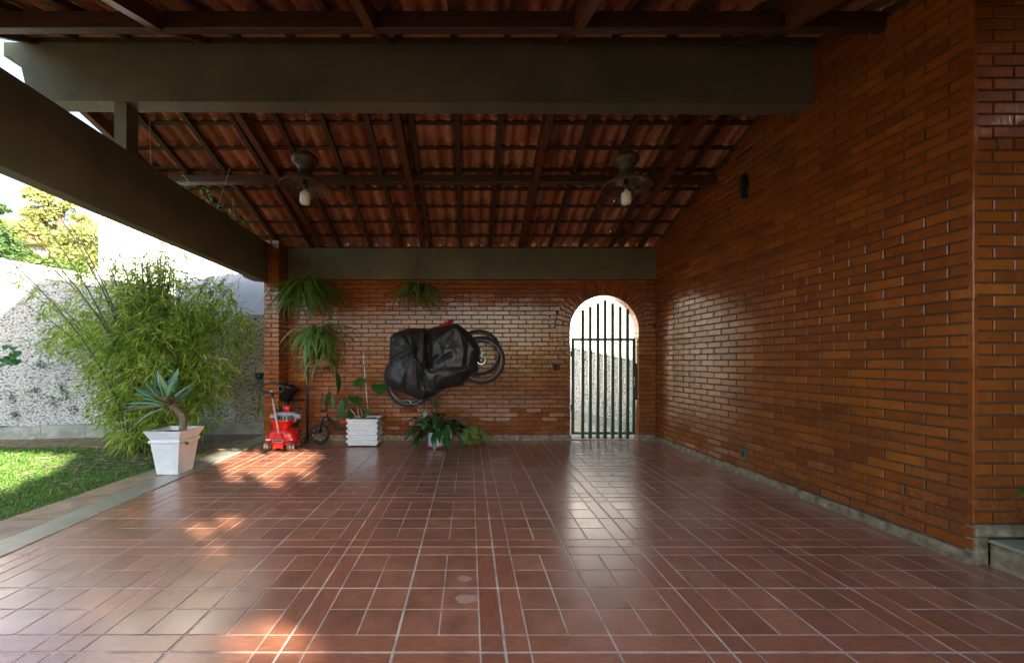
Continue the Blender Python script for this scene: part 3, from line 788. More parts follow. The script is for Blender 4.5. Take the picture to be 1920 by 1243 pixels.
# ------------------------------------------------------------------ left garden wall, curb, neighbour
def gwY(X): return 7.19 + .15 * (X + 4.24) if X < -4.24 else 7.19 + .05 * (X + 4.24)
gw = thing('garden_wall', 'white roughcast garden boundary wall with a vented coping band on the left', 'wall', (-6, 6.9, 0))
x0, x1 = -14.0, -2.6
def gz(X): return 2.757 + (-6.33 - X) * .168 if X < -6.33 else 2.757 - (X + 6.33) * .262
XS = [-14, -11, -7.84, -6.33, -5.2, -4.24, -3.2]
m = MB()
for a, b_ in zip(XS[:-1], XS[1:]):
    if b_ <= -4.24:
        m.add([(a, gwY(a), 0), (b_, gwY(b_), 0), (b_, gwY(b_), gz(b_) - .20), (a, gwY(a), gz(a) - .20), (a, gwY(a) + .16, 0), (b_, gwY(b_) + .16, 0), (b_, gwY(b_) + .16, gz(b_) - .2), (a, gwY(a) + .16, gz(a) - .2)],
              [(0, 1, 2, 3), (3, 2, 6, 7), (4, 7, 6, 5)])
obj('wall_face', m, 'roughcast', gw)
m = MB(); a, b_ = -4.24, -2.0
m.add([(a, gwY(a) + .001, 0), (b_, gwY(b_), 0), (b_, gwY(b_), 2.14), (a, gwY(a) + .001, 2.14), (a, gwY(a) + .17, 0), (b_, gwY(b_) + .17, 0), (b_, gwY(b_) + .17, 2.14), (a, gwY(a) + .17, 2.14)], [(0, 1, 2, 3), (3, 2, 6, 7), (4, 7, 6, 5), (1, 5, 6, 2), (0, 3, 7, 4)])
obj('weathered_face', m, 'roughcast_dirty', gw, label='dirty beige roughcast end of the wall beside the brick column')
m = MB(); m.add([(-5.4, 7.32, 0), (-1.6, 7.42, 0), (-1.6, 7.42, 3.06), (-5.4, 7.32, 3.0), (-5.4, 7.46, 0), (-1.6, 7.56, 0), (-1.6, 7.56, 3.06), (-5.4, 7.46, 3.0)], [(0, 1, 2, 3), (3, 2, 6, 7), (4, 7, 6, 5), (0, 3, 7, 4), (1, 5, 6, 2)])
obj('painted_shade_panel', m, 'greyblue', gw, label='added panel above the roughcast, painted grey blue as shade')  # flat grey blue stands in for shade on the white wall behind
# coping band: plain strips above and below small vent blocks
for a, b_ in ((-14, -11), (-11, -7.84), (-7.84, -6.33), (-6.33, -5.25)):
    for lo, hi, pr_ in ((-.199, -.155, .02), (-.102, -.094, .012), (-.04, .0, .03)):
        m = MB(); ya, yb_ = gwY(a) - pr_, gwY(b_) - pr_
        m.add([(a, ya, gz(a) + lo), (b_ - .003, yb_, gz(b_) + lo), (b_ - .003, yb_, gz(b_) + hi), (a, ya, gz(a) + hi), (a, ya + .16, gz(a) + lo), (b_ - .003, yb_ + .16, gz(b_) + lo), (b_ - .003, yb_ + .16, gz(b_) + hi), (a, ya + .16, gz(a) + hi)],
              [(0, 1, 2, 3), (4, 7, 6, 5), (3, 2, 6, 7), (0, 4, 5, 1), (0, 3, 7, 4), (1, 5, 6, 2)])
        obj('coping_strip', m, 'whitewall', gw)
m = MB(); x = -13.9
while x < -5.3:
    for lo, hi in ((-.155, -.102), (-.094, -.04)):
        m.box(x, x + .065, gwY(x) + .01, gwY(x) + .10, gz(x) + lo, gz(x) + hi)
    x += .115
obj('vent_blocks', m, 'whitewall', gw, kind='stuff')
m = MB(); m.add([(-14, gwY(-14) + .11, gz(-14) - .19), (-5.3, gwY(-5.3) + .11, gz(-5.3) - .19), (-5.3, gwY(-5.3) + .11, gz(-5.3) - .02), (-14, gwY(-14) + .11, gz(-14) - .02)], [(0, 1, 2, 3)])
# curb
cb = thing('stone_curb', 'row of rough grey stone blocks along the foot of the garden wall', 'curb', (-6, 6.7, 0))
x = -12.0; cr = random.Random(5)
while x < -3.0:
    xe = x + .60 + cr.uniform(-.03, .05); pts = []; ya, yb_ = gwY(x) - .12, gwY(xe) - .12; h = .225 + cr.uniform(-.01, .012)
    nxx, nz = 8, 4; V = []; Fc = []
    for j in range(nz + 1):
        for i in range(nxx + 1):
            u = i / nxx; xx = x + (xe - .008 - x) * u; zz = h * j / nz; ed = min(i, nxx - i, j + 1, nz - j)
            V.append((xx, ya + (yb_ - ya) * u - (.0 if ed == 0 else cr.uniform(.0, .022)), zz - .01))
    for j in range(nz):
        for i in range(nxx): q = j * (nxx + 1) + i; Fc.append((q, q + 1, q + nxx + 2, q + nxx + 1))
    o0 = len(V); V += [(x, ya + .119, h - .01), (xe - .008, yb_ + .119, h - .01)]
    Fc += [tuple([nz * (nxx + 1) + i for i in range(nxx + 1)] + [o0 + 1, o0])]
    obj('curb_block', MB().add(V, Fc), 'curb', cb); x = xe
# soil bed
obj('soil_bed', MB().prism([(-12.5, 5.95), (-5.2, 6.05), (-4.6, 5.35), (-4.1, 5.3), (-4.25, 6.2), (-3.2, 6.93), (-2.2, 7.0), (-2.2, 7.15), (-12.5, 6.6)], 'z', -.05, .006), 'soil', kind='structure')

# neighbour's tall white house
nh = thing('white_house', "neighbour's tall plain white house rising behind the garden wall", 'house', (-6, 9, 0))
obj('wall', MB().box(-8.38, -3.3, 9.0, 15, 0, 6.2), 'whitewall', nh)
obj('roof', MB().bbox(-8.55, -3.1, 8.85, 15.1, 6.21, 6.34, .01), 'redtile', nh)
# hillside
V = []; Fc = []; nx, ny = 40, 26
for j in range(ny + 1):
    for i in range(nx + 1):
        x = -75 + 70 * i / nx; y = 13.5 + 60 * j / ny
        h = max(0, (y - 14)) * .30 * min(1, max(0, (-4 - x) / 8)) + .7 * math.sin(x * .4) * math.cos(y * .3) * min(1, (y - 13.5) / 8)
        V.append((x, y, h - .05))
for j in range(ny):
    for i in range(nx): q = j * (nx + 1) + i; Fc.append((q, q + 1, q + nx + 2, q + nx + 1))
obj('hillside', MB().add(V, Fc), 'hill', kind='structure', smooth=True)
def leafcloud(blobs, n, size, m, flat=.6, keep=None, per=None):
    """leaves spread through several ellipsoids (centre, radii); denser near each shell"""
    P_ = []
    vol = np.array([b[1][0] * b[1][1] * b[1][2] for b in blobs]) ** .75; vol /= vol.sum()
    cnt = NR.multinomial(n, vol)
    for (c, r_), k in zip(blobs, cnt):
        d = NR.normal(size=(k, 3)); d /= np.linalg.norm(d, axis=1, keepdims=True)
        t = NR.uniform(.15, 1.06, size=(k, 1)) ** .5
        P_.append(np.array(c) + d * t * np.array(r_) * (1 + .18 * np.sin(d[:, :1] * 7 + d[:, 1:2] * 9 + c[0])))
    P_ = np.concatenate(P_)
    if keep is not None: P_ = P_[keep(P_)]
    D = NR.normal(size=P_.shape); D[:, 2] *= flat
    V, Fq = blades(P_, D, NR.uniform(.7, 1.3, len(P_)) * size, NR.uniform(.8, 1.2, len(P_)) * size * .32)
    return V, Fq
def tree(label, cat, base, h, blobs, nleaf, size, leaf, group=None, tr=.12, name='tree', keep=None):
    t = thing(name, label, cat, base, group); b = Vector(base)
    m = MB(); top = b + Vector((.1, .05, h * .62))
    m.tube([b - Vector((0, 0, .2)), b + Vector((.05, 0, h * .3)), top], [tr * 1.2, tr, tr * .6], 9)
    for c, r_ in blobs:
        c = Vector(c); s = b.lerp(top, .75 + .25 * R.random()); mid = s.lerp(c, .5) + Vector((0, 0, .08 * h))
        m.tube([s, mid, c], [tr * .5, tr * .3, tr * .12], 6)
        for q in range(4):
            e = c + Vector((R.uniform(-1, 1) * r_[0], R.uniform(-1, 1) * r_[1], R.uniform(-.3, 1) * r_[2])) * .8
            m.tube([mid.lerp(c, .6), e], [tr * .15, tr * .04], 5)
    obj('trunk', m, 'treebark', t, smooth=True)
    V, Fq = leafcloud(blobs, nleaf, size, leaf, keep=keep)
    link('crown', npmesh('crown', V - np.array(base), Fq, leaf), t, base)
    return t
def blob(px, py, Y, rx, rz, ry=None): 
    c = P(px, py, Y); s = Y / F; return (tuple(c), (rx * s, (ry or rx * .8) * s, rz * s))
tree('tall yellow green tree with bare twigs beside the white house, behind the garden wall', 'tree', tuple(P(110, 560, 17)), 6.2,
     [blob(62, 365, 17, 16, 13), blob(52, 400, 17.4, 12, 10), blob(85, 372, 16.6, 18, 14), blob(70, 402, 17, 20, 16), blob(95, 400, 17, 22, 14), blob(60, 430, 17, 24, 16), blob(95, 440, 17.5, 26, 18), blob(125, 385, 16.7, 16, 8), blob(150, 410, 17, 18, 8)], 5200, .16, 'tree_y', tr=.14)
tree('broad golden green bush tree just beyond the garden wall coping', 'tree', tuple(P(140, 590, 14)), 3.4,
     [blob(120, 450, 14, 28, 18), blob(150, 440, 14, 30, 20), blob(170, 470, 14.4, 24, 26), blob(140, 485, 14, 34, 18), blob(178, 430, 14.6, 18, 14)], 5200, .13, 'tree_y', tr=.09)
tree('mid green leafy shrub tree standing low behind the garden wall', 'tree', tuple(P(80, 600, 13.2)), 2.8,
     [blob(80, 498, 13, 30, 18), blob(110, 505, 13.2, 30, 16), blob(50, 505, 13, 26, 16), blob(150, 512, 13.4, 26, 12)], 3600, .12, 'tree_g', tr=.08)
tree('dense dark green tree at the far left edge behind the garden wall', 'tree', tuple(P(10, 600, 14)), 3.6,
     [blob(8, 478, 14, 30, 20), blob(30, 470, 14.4, 24, 20), blob(-10, 450, 14, 26, 26), blob(48, 488, 14, 20, 14)], 4200, .13, 'tree_d', tr=.09)
tree('pale green round tree below the red roof on the hillside', 'tree', tuple(P(20, 560, 20)), 4,
     [blob(4, 432, 20, 22, 18), blob(22, 440, 20, 20, 16), blob(-8, 450, 20, 20, 20)], 2600, .16, 'tree_g', tr=.1)
tree('distant dark pine top against the sky at the left edge', 'tree', tuple(P(-12, 470, 30)), 5.5,
     [blob(-6, 388, 30, 16, 6), blob(4, 392, 30, 13, 4), blob(-14, 396, 30, 14, 6)], 1100, .22, 'tree_d', tr=.1)
fh = thing('distant_house', 'small distant house with dark red roof among the hillside trees', 'house', tuple(P(30, 425, 26)))
c = P(30, 425, 26)
obj('wall', MB().box(c.x - 1.0, c.x + 1.0, 26, 28, c.z - 3.2, c.z - .1), 'whitewall', fh)
rfm = MB().prism([(c.x - 1.3, c.z - .1), (c.x + 1.3, c.z - .1), (c.x + .9, c.z + .3), (c.x - .5, c.z + .38)], 'y', 25.6, 28.4); obj('roof', rfm, 'redtile', fh)
fh2 = thing('distant_house', 'pale distant house half hidden by golden trees above the wall', 'house', tuple(P(85, 470, 22)))
c = P(85, 470, 22)
w2 = obj('wall', MB().box(c.x - 1.5, c.x + 2.4, 22, 24, c.z - 3, c.z + .25), 'whitewall', fh2)
obj('roof', MB().prism([(c.x - 1.9, c.z + .25), (c.x + 2.8, c.z + .25), (c.x + 2.2, c.z + .75), (c.x - 1.3, c.z + .75)], 'y', 21.5, 24.5), 'redtile', fh2)
obj('window', MB().box(c.x - .9, c.x - .1, 21.95, 21.995, c.z - .35, c.z + .1), 'grey_plastic', w2)

# ------------------------------------------------------------------ unseen trees added behind the camera for shade, crowns cut to shape sun patches
def poly_px(pts): return [G(*p) for p in pts]
lit = [poly_px([(405, 852), (455, 843), (482, 843), (497, 866), (507, 880), (503, 893), (492, 907), (470, 914), (474, 896), (455, 877), (438, 862)]),
       poly_px([(492, 843), (576, 843), (563, 866), (557, 880), (549, 893), (530, 889), (524, 874), (507, 860)]),
       poly_px([(-260, 868), (98, 853), (80, 874), (55, 894), (18, 914), (5, 919), (30, 893), (-100, 893)]),
       poly_px([(-40, 880), (45, 882), (20, 905), (-80, 920)])]
spots = [(412, 985, .15), (370, 1066, .06), (415, 1030, .08), (470, 1200, .13), (455, 1108, .06), (228, 1102, .06), (250, 960, .06), (130, 1150, .07), (560, 1215, .08), (330, 975, .05)]
spots = [(*G(a, b_), r_) for a, b_, r_ in spots]
def inpoly(X, Y, poly):
    ins = np.zeros(len(X), bool); n = len(poly)
    for i in range(n):
        (x1, y1), (x2, y2) = poly[i], poly[i - 1]
        c_ = (y1 > Y) != (y2 > Y); t = (x2 - x1) * (Y - y1) / (y2 - y1 + 1e-12) + x1
        ins ^= c_ & (X < t)
    return ins
def shade_keep(Pn, m=.0, ms=.1):
    t = Pn[:, 2] / TAN; X = Pn[:, 0] - 1.05 * t; Y = Pn[:, 1] + t
    bad = np.zeros(len(Pn), bool)
    for p in lit:
        for dx, dy in ((0, 0), (m * .7, m * .7), (-m * .7, -m * .7), (m * 1.4, -m * 1.4), (-m * 1.4, m * 1.4)): bad |= inpoly(X + dx, Y + dy, p)
    for sx, sy, r_ in spots: bad |= (X - sx) ** 2 + (Y - sy) ** 2 < (r_ + ms) ** 2
    return ~bad
def behind(label, base, blobs, n):
    t = thing('tree', label, 'tree', base); b = Vector(base); m = MB()
    obj('trunk', MB().tube([b, b + Vector((.1, 0, 1.2)), b + Vector((0, .1, 2.4))], [.2, .16, .1], 9), 'treebark', t)
    V_, F_ = [], []
    P_ = []
    for (c, r_) in blobs:
        k = n // len(blobs); P_.append(np.array(c) + (NR.uniform(-1, 1, size=(k, 3))) * np.array(r_))
    P_ = np.concatenate(P_); D = NR.normal(size=P_.shape); s = .24
    sunv = np.array(SUN); 
    # leaves turned roughly to the sun, as they grow
    rn = np.cross(D, np.cross(sunv + .5 * NR.normal(size=P_.shape), D))
    D2 = np.cross(D, sunv + .45 * NR.normal(size=P_.shape))
    D2 /= np.linalg.norm(D2, axis=1, keepdims=True)
    cen = P_ + D2 * s * .5; k = shade_keep(cen, .24, .10); P_, D2 = P_[k], D2[k]
    nrm = np.tile(sunv, (len(P_), 1)) + .4 * NR.normal(size=P_.shape)
    V, Fq = blades(P_, D2, np.full(len(P_), s), np.full(len(P_), s * .30), normal=nrm)
    link('crown', npmesh('crown', V - np.array(base), Fq, 'tree_g'), t, base)
hg = thing('unseen_hedge', 'unseen low row of leaves added behind the photographer to cut light', 'unseen_hedge', (-1, -8, 0))  # added out of view to cut low light from behind the camera
V, Fq = leafcloud([((-5 + 1.6 * i, -8, .6), (1.1, .45, .85)) for i in range(7)], 9000, .13, 'tree_g'); link('foliage', npmesh('foliage', V - np.array((-1, -8, 0)), Fq, 'tree_g'), hg, (-1, -8, 0))
behind('unseen leafy tree shaped to shade the carport, nearest the driveway', (6.2, -7.2, 0), [((6.6, -7.2, 3.9), (2.2, .8, 3.5))], 15000)
behind('unseen leafy tree shaped to shade the carport, middle one', (9.2, -7.4, 0), [((10.2, -7.3, 3.9), (2.2, .8, 3.5))], 15000)
behind('unseen leafy tree shaped to shade the carport, furthest right', (13.6, -7.6, 0), [((13.6, -7.4, 3.9), (2.0, .8, 3.5))], 14000)
# ------------------------------------------------------------------ grass, litter
def lawn_z(x, y): return -.012 + .012 * np.sin(x * 2.1) * np.cos(y * 1.7)
n = 52000
x = NR.uniform(-8.8, -3.76, n); y = NR.uniform(2.1, 6.3, n)
thin = (x > -5.4) & (y > 4.7) & (NR.uniform(size=n) < .6 * np.clip((x + 5.4) / 1.2, 0, 1)); far = y > 5.95 + .12 * np.sin(x * 5)
keep = ~thin & ~far; x, y = x[keep], y[keep]; n = len(x)
pos = np.stack([x, y, lawn_z(x, y)], 1); d = np.stack([NR.normal(size=n) * .45, NR.normal(size=n) * .45, np.ones(n)], 1)
V, Fq = blades(pos, d, NR.uniform(.025, .06, n), NR.uniform(.0022, .004, n), bend=NR.uniform(0, .3, n))
tag(link('grass', npmesh('grass', V, Fq, 'grass'), None, (0, 0, 0), None, 'stuff'), 'short green lawn left of the stone path', 'grass')
n = 1500
x = NR.normal(-4.7, .75, n); y = NR.normal(5.3, .55, n)
x2 = NR.uniform(-8.5, -4, 500); y2 = NR.uniform(5.9, 6.5, 500); x = np.concatenate([x, x2]); y = np.concatenate([y, y2])
k = (x < -3.85) & (y < 6.6) & (y > 3.8); x, y = x[k], y[k]; n = len(x)
pos = np.stack([x, y, lawn_z(x, y) + NR.uniform(.015, .05, n)], 1); a = NR.uniform(0, 6.28, n)
d = np.stack([np.cos(a), np.sin(a), NR.normal(size=n) * .12], 1)
V, Fq = blades(pos, d, NR.uniform(.06, .15, n), NR.uniform(.003, .008, n), normal=np.tile([0, .3, 1.], (n, 1)) + .3 * NR.normal(size=(n, 3)))
tag(link('dry_bamboo_leaves', npmesh('dry_leaves', V, Fq, 'dry'), None, (0, 0, 0), None, 'stuff'), 'dry fallen bamboo leaves scattered over grass by the clump', 'leaves')
n = 90
y = 1.8 + 4.6 * NR.uniform(size=n) ** .8; x = NR.uniform(-2.6, 2.9, n); a = NR.uniform(0, 6.28, n)
pos = np.stack([x, y, np.full(n, .0065)], 1); d = np.stack([np.cos(a), np.sin(a), NR.uniform(0, .12, n)], 1)
V, Fq = blades(pos, d, NR.uniform(.008, .03, n), NR.uniform(.001, .0035, n), normal=np.tile([0, 0, 1.], (n, 1)) + .2 * NR.normal(size=(n, 3)))
tag(link('floor_debris', npmesh('debris', V, Fq, 'dry'), None, (0, 0, 0), None, 'stuff'), 'tiny dry leaf scraps lying on the tiled floor', 'debris')
# ------------------------------------------------------------------ bamboo clump
bam = thing('bamboo', 'big feathery yellow green bamboo clump in front of the garden wall', 'bamboo', (-4.55, 5.75, 0))
def arc(base, top, sag, k=9):
    b, t = Vector(base), Vector(top); out = []
    for i in range(k + 1):
        u = i / k; p = b.lerp(t, u); h = (t - b); out.append(Vector((b.x + h.x * (u ** 1.6), b.y + h.y * u ** 1.4, b.z + h.z * (u ** .86))) + Vector((0, 0, -sag * max(0, u - .8) * 3)))
    return out
ctops = []
for (px, py, Y) in [(178, 372, 6.1), (110, 420, 6.0), (20, 345, 5.6), (-60, 330, 5.3), (0, 420, 5.8), (62, 335, 5.7), (82, 345, 5.6), (120, 370, 5.9), (-30, 470, 5.6), (0, 510, 5.7), (40, 560, 5.8),
                    (-90, 400, 5.4), (150, 395, 6.0)]: ctops.append((px, py, Y, .015))
for i in range(44):
    px = R.gauss(280, 52); py = 405 + abs(px - 268) * .75 + abs(R.gauss(0, 45)); ctops.append((px, py, R.uniform(5.5, 6.4), R.uniform(.009, .014)))
for i in range(14): ctops.append((R.uniform(360, 460), R.uniform(485, 560), R.uniform(5.7, 6.3), .009))
culms = []; Ppos = []; Pd = []
for (px, py, Y, r_) in ctops:
    t = P(px, py, Y); b = Vector((-4.55 + R.gauss(0, .16) + (t.x + 4.55) * .08, 5.75 + R.gauss(0, .14), 0))
    pts = arc(b, t, .1); culms.append(pts)
    k = len(pts)
    obj('culm', MB().tube(pts, [r_ * (1 - .75 * i / k) for i in range(k)], 5), 'culm', bam, smooth=True)
# leaf sprays: a twig fan of narrow leaves
pos = []; dr = []
def spray(p, nl, spread=.10, down=.35, outw=None):
    """a few fans of narrow leaves, each fan hanging its own way"""
    while nl > 0:
        k = min(nl, 6); nl -= k
        o = p + Vector((R.gauss(0, spread), R.gauss(0, spread), R.gauss(0, spread * .8)))
        main = Vector((R.gauss(0, 1), R.gauss(0, 1), R.gauss(-down - .25, .5)))
        if outw is not None: main += outw * 1.5
        main.normalize()
        for q_ in range(k):
            pos.append(o + main * (.03 * q_)); dr.append(main + Vector((R.gauss(0, .42), R.gauss(0, .42), R.gauss(0, .3))))
for ci, pts in enumerate(culms):
    t = pts[-1]; long_ = ci < 13
    for i in range(len(pts) - 1):
        for j in range(3):
            u = (i + j / 3) / (len(pts) - 1); p = pts[i].lerp(pts[i + 1], j / 3)
            if long_:
                if .25 < u < .8: spray(p, 12, .14 * (1.1 - u), .5)
                elif u >= .8 and j == 0: spray(p, 3, .03)
            elif u > .12 and u < .8: spray(p, int(17 * (1 - .55 * u)), .17 * (1.15 - .75 * u), .4)
            elif u >= .8: spray(p, 5, .035, .1)
# the leafy body of the clump, filled to its outline in the photo
body = [((300, 640, 5.8), 95, 80), ((250, 700, 5.6), 75, 70), ((340, 720, 5.7), 85, 70), ((270, 780, 5.5), 60, 50), ((390, 640, 6.0), 55, 60), ((425, 600, 6.1), 35, 40), ((360, 610, 6.0), 50, 45),
        ((285, 565, 6.1), 48, 60), ((320, 530, 6.2), 40, 40), ((250, 540, 6.2), 34, 44), ((400, 560, 6.2), 45, 40), ((440, 620, 6.2), 32, 50), ((120, 640, 6.3), 40, 22), ((240, 620, 6.0), 60, 60), ((185, 640, 6.1), 50, 50), ((145, 600, 6.2), 45, 40), ((330, 780, 5.6), 60, 45), ((390, 720, 5.9), 45, 45), ((240, 820, 5.35), 38, 22), ((410, 690, 6.0), 36, 36), ((215, 740, 5.6), 35, 45)]
for (px, py, Y), rx, ry in body:
    s = Y / F; nsp = int(rx * ry / 27)
    for _ in range(nsp):
        a = R.uniform(0, 6.283); q = math.sqrt(R.random()); p = P(px + rx * q * math.cos(a), py + ry * q * math.sin(a), Y + R.gauss(0, .22))
        if p.z < .05: continue
        ow = Vector((math.cos(a) * .5, -.3, -.2)); spray(p, 8, .07, .5, ow)
pos = np.array([tuple(p) for p in pos]); dr = np.array([tuple(p) for p in dr]); pos[:, 1] = np.minimum(pos[:, 1], 6.72)
n = len(pos); print('bamboo leaves', n)
V, Fq = blades(pos, dr, NR.uniform(.08, .17, n), NR.uniform(.005, .0095, n), bend=NR.uniform(0, .35, n))
link('foliage', npmesh('foliage', V - np.array((-4.55, 5.75, 0)), Fq, 'leaf_bamboo'), bam, (-4.55, 5.75, 0))

# ------------------------------------------------------------------ leaf helpers
def leaf_mesh(L, Wd, heart=False, droop=.3, fold=.15, nseg=7, name='leaf', mt='glossleaf', wave=0.0, curlw=0):
    """a leaf lying along +X from the origin, face up; broad, folded on its midrib, tip bending down"""
    V = []; Fc = []
    for i in range(nseg + 1):
        u = i / nseg
        if heart: w = Wd * (math.sin(math.pi * min(1, u * .88 + .16)) ** .7) if u < 1 else 0
        else: w = Wd * (math.sin(math.pi * (u ** .75)) ** .9) if 0 < u < 1 else 0
        x = L * (u - .5 * droop * u ** 3 * .3); z = -L * droop * u * u
        if heart and i == 0:
            V += [(-L * .18, -Wd * .55, 0), (0, 0, 0), (-L * .18, Wd * .55, 0)]
            continue
        wv = wave * math.sin(i * 2.3) * Wd
        V += [(x, -w, z + abs(w) * fold + wv), (x, 0, z), (x, w, z + abs(w) * fold - wv)]
    for i in range(nseg):
        a = i * 3; Fc += [(a, a + 1, a + 4, a + 3), (a + 1, a + 2, a + 5, a + 4)]
    return MB().add(V, Fc).mesh(name, mt, True)
def thick_leaf(L, Wd, T, droop, mt, up=.0, nseg=9):        # fleshy leaf (agave)
    V = []; Fc = []
    for i in range(nseg + 1):
        u = i / nseg; w = Wd * (.42 + .58 * math.sin(math.pi * min(1, u * .95 + .12))) * (1 - u ** 5) + .0005; t = T * (1 - u) + .001
        x = L * u; z = L * (up * u - droop * u * u)
        V += [(x, -w, z + w * .35), (x, -w * .5, z + w * .06), (x, 0, z - .0), (x, w * .5, z + w * .06), (x, w, z + w * .35), (x, w * .5, z - t * .8), (x, 0, z - t), (x, -w * .5, z - t * .8)]
    for i in range(nseg):
        for k in range(8): Fc.append((i * 8 + k, i * 8 + (k + 1) % 8, i * 8 + 8 + (k + 1) % 8, i * 8 + 8 + k))
    Fc += [tuple(range(7, -1, -1)), tuple(range(nseg * 8, nseg * 8 + 8))]
    return MB().add(V, Fc).mesh('leaf', mt, True)
def aim(d, roll=0):                                       # euler turning +X to direction d, leaf face up
    d = Vector(d).normalized(); q = d.to_track_quat('X', 'Z'); return (q @ Euler((roll, 0, 0)).to_quaternion()).to_euler()
def frond(L, droop, nP=26, pw=.035, mt='fern', lift=.35):
    V = []; Fc = []; pts = []
    for i in range(nP + 1):
        u = i / nP; th = lift - droop * u ** .55
        if i == 0: p = Vector((0, 0, 0))
        else: p = pts[-1] + Vector((math.cos(th), 0, math.sin(th))) * (L / nP)
        pts.append(p)
    for i in range(nP):
        a, b_ = pts[i], pts[i + 1]; o = len(V); V += [tuple(a + Vector((0, -.0015, 0))), tuple(a + Vector((0, .0015, 0))), tuple(b_ + Vector((0, .0015, 0))), tuple(b_ + Vector((0, -.0015, 0)))]; Fc.append((o, o + 1, o + 2, o + 3))
        u = i / nP; pl = pw * (math.sin(math.pi * min(1, .12 + u * .9)) ** .6) * (1 - .3 * u)
        t = (b_ - a).normalized(); nn = Vector((-t.z, 0, t.x))
        for sg in (-1, 1):
            for half in (0, .5):
                r0 = a.lerp(b_, half); tip = r0 + Vector((0, sg * pl, 0)) + t * pl * .25 - nn * pl * .12
                w = t * (L / nP) * .24; o = len(V); m1 = r0.lerp(tip, .5)
                V += [tuple(r0), tuple(m1 + w), tuple(tip), tuple(m1 - w)]; Fc.append((o, o + 1, o + 2, o + 3))
    return MB().add(V, Fc).mesh('frond', mt)
fr_fern = [frond(R.uniform(.55, .85), R.uniform(2.0, 2.5), 30, R.uniform(.028, .038), 'fern', R.uniform(.5, .9)) for _ in range(7)]
fr_pale = [frond(R.uniform(.50, .80), R.uniform(2.0, 2.5), 30, R.uniform(.028, .038), 'fern_pale', R.uniform(.5, .9)) for _ in range(7)]
fr_dry = [frond(R.uniform(.22, .34), R.uniform(1.3, 1.8), 16, .024, 'fern_dry', .1) for _ in range(3)]
def fern(parent, c, n, meshes, el=(0, .7), sc=(.7, 1.1), azc=None):
    c = Vector(c)
    for i in range(n):
        az = 2 * math.pi * i / n * 2.618 + R.uniform(-.3, .3) if azc is None else R.gauss(azc, .9)
        e = R.uniform(*el) - .35; s = R.uniform(*sc)
        q_ = R.uniform(.3, 1.6) if n > 40 else 1; link('frond', R.choice(meshes), parent, c + Vector((math.cos(az) * .07 * q_, math.sin(az) * .05 * q_, R.uniform(-.17, .05) * (q_ if n > 40 else .2))), (R.uniform(-.6, .6), -e + R.uniform(-.25, .15), az), scale=(s, s * R.uniform(.8, 1.2), s))
def bowl(parent, c, r0, r1, h, m, t=.008, n=24, soil=True, name='pot'):
    pot = obj(name, MB().lathe([(0, 0), (r0, 0), (r1 * .98, h * .85), (r1, h), (r1 - t, h), (r1 - t - .003, h * .8), (r0 - t, h * .12), (0, h * .1)], c, n), m, parent, smooth=True)
    if soil: obj('soil', MB().lathe([(0, h * .82), (r1 - t - .004, h * .82)], c, n), 'potsoil', parent)
    return pot

# ------------------------------------------------------------------ hanging ferns
def hanging(px, pyc, Y, hook_py, label, nf, sc):
    c = P(px, pyc, Y); t = thing('hanging_fern', label, 'fern', tuple(c), 'boston ferns hanging before the far beam')
    hk = PZ(hook_py, Y); ceil = zf(Y) - .05
    obj('hanging_wire', MB().tube([(c.x, Y, hk + .045), (c.x, Y, ceil)], .0022, 5), 'black_metal', t)
    hook = [(c.x, Y, hk + .05), (c.x + .016, Y, hk + .055), (c.x + .02, Y, hk + .03), (c.x + .004, Y, hk + .005), (c.x - .004, Y, hk - .05)]
    obj('hook', MB().tube(hook, .0045, 6), 'black_metal', t)
    for a in (0, 2.1, 4.2): obj('hanger_wire', MB().tube([(c.x, Y, hk - .045), (c.x + .11 * math.cos(a), Y + .11 * math.sin(a), c.z + .03)], .002, 5), 'green_metal', t)
    bowl(t, (c.x, Y, c.z - .10), .08, .125, .13, 'black_plastic')
    fern(t, (c.x, Y, c.z + .03), nf, fr_fern, (.0, .9), sc)
hanging(578, 535, 5.95, 487, 'larger boston fern hanging near the brick column in front of the beam', 230, (.4, 1.1))
hanging(783, 538, 5.95, 488, 'smaller boston fern hanging above the covered bicycles', 110, (.35, .75))

# ------------------------------------------------------------------ plant stand, its fern, its tilted black pot
SY = 6.34
ps = thing('plant_stand', 'tall black iron plant stand with curled bracket arms by the brick column', 'plant stand', (PX(576.5, SY), SY, 0))
sx = PX(576.5, SY)
obj('pole', MB().tube([(sx, SY, .0), (sx, SY, PZ(615, SY))], .016, 12), 'black_metal', ps, smooth=True)
for a in (.4, 2.5, 4.6): obj('foot', MB().tube([(sx, SY, .12), (sx + .08 * math.cos(a), SY + .05 * math.sin(a), .09), (sx + .17 * math.cos(a), SY + .10 * math.sin(a), .012)], .007, 6), 'black_metal', ps)
def scroll(x, z, sgn, w, h):
    pts = []
    for i in range(30):
        u = i / 29; 
        if u < .35: a = u / .35 * 4.2; r_ = .028 * (.3 + .7 * u / .35); pts.append((x + sgn * (w - .01 - r_ * math.cos(a)), SY, z - .035 + r_ * math.sin(a) * .9))
        elif u < .65: v = (u - .35) / .3; pts.append((x + sgn * (w * (1 - v) * .62 + .03), SY, z - .05 - (h - .08) * v))
        else: v = (u - .65) / .35; a = -2.6 - v * 4.2; r_ = .03 * (1.1 - .7 * v); pts.append((x + sgn * (.05 + r_ * math.cos(a)), SY, z - h + .03 + r_ * math.sin(a)))
    return pts
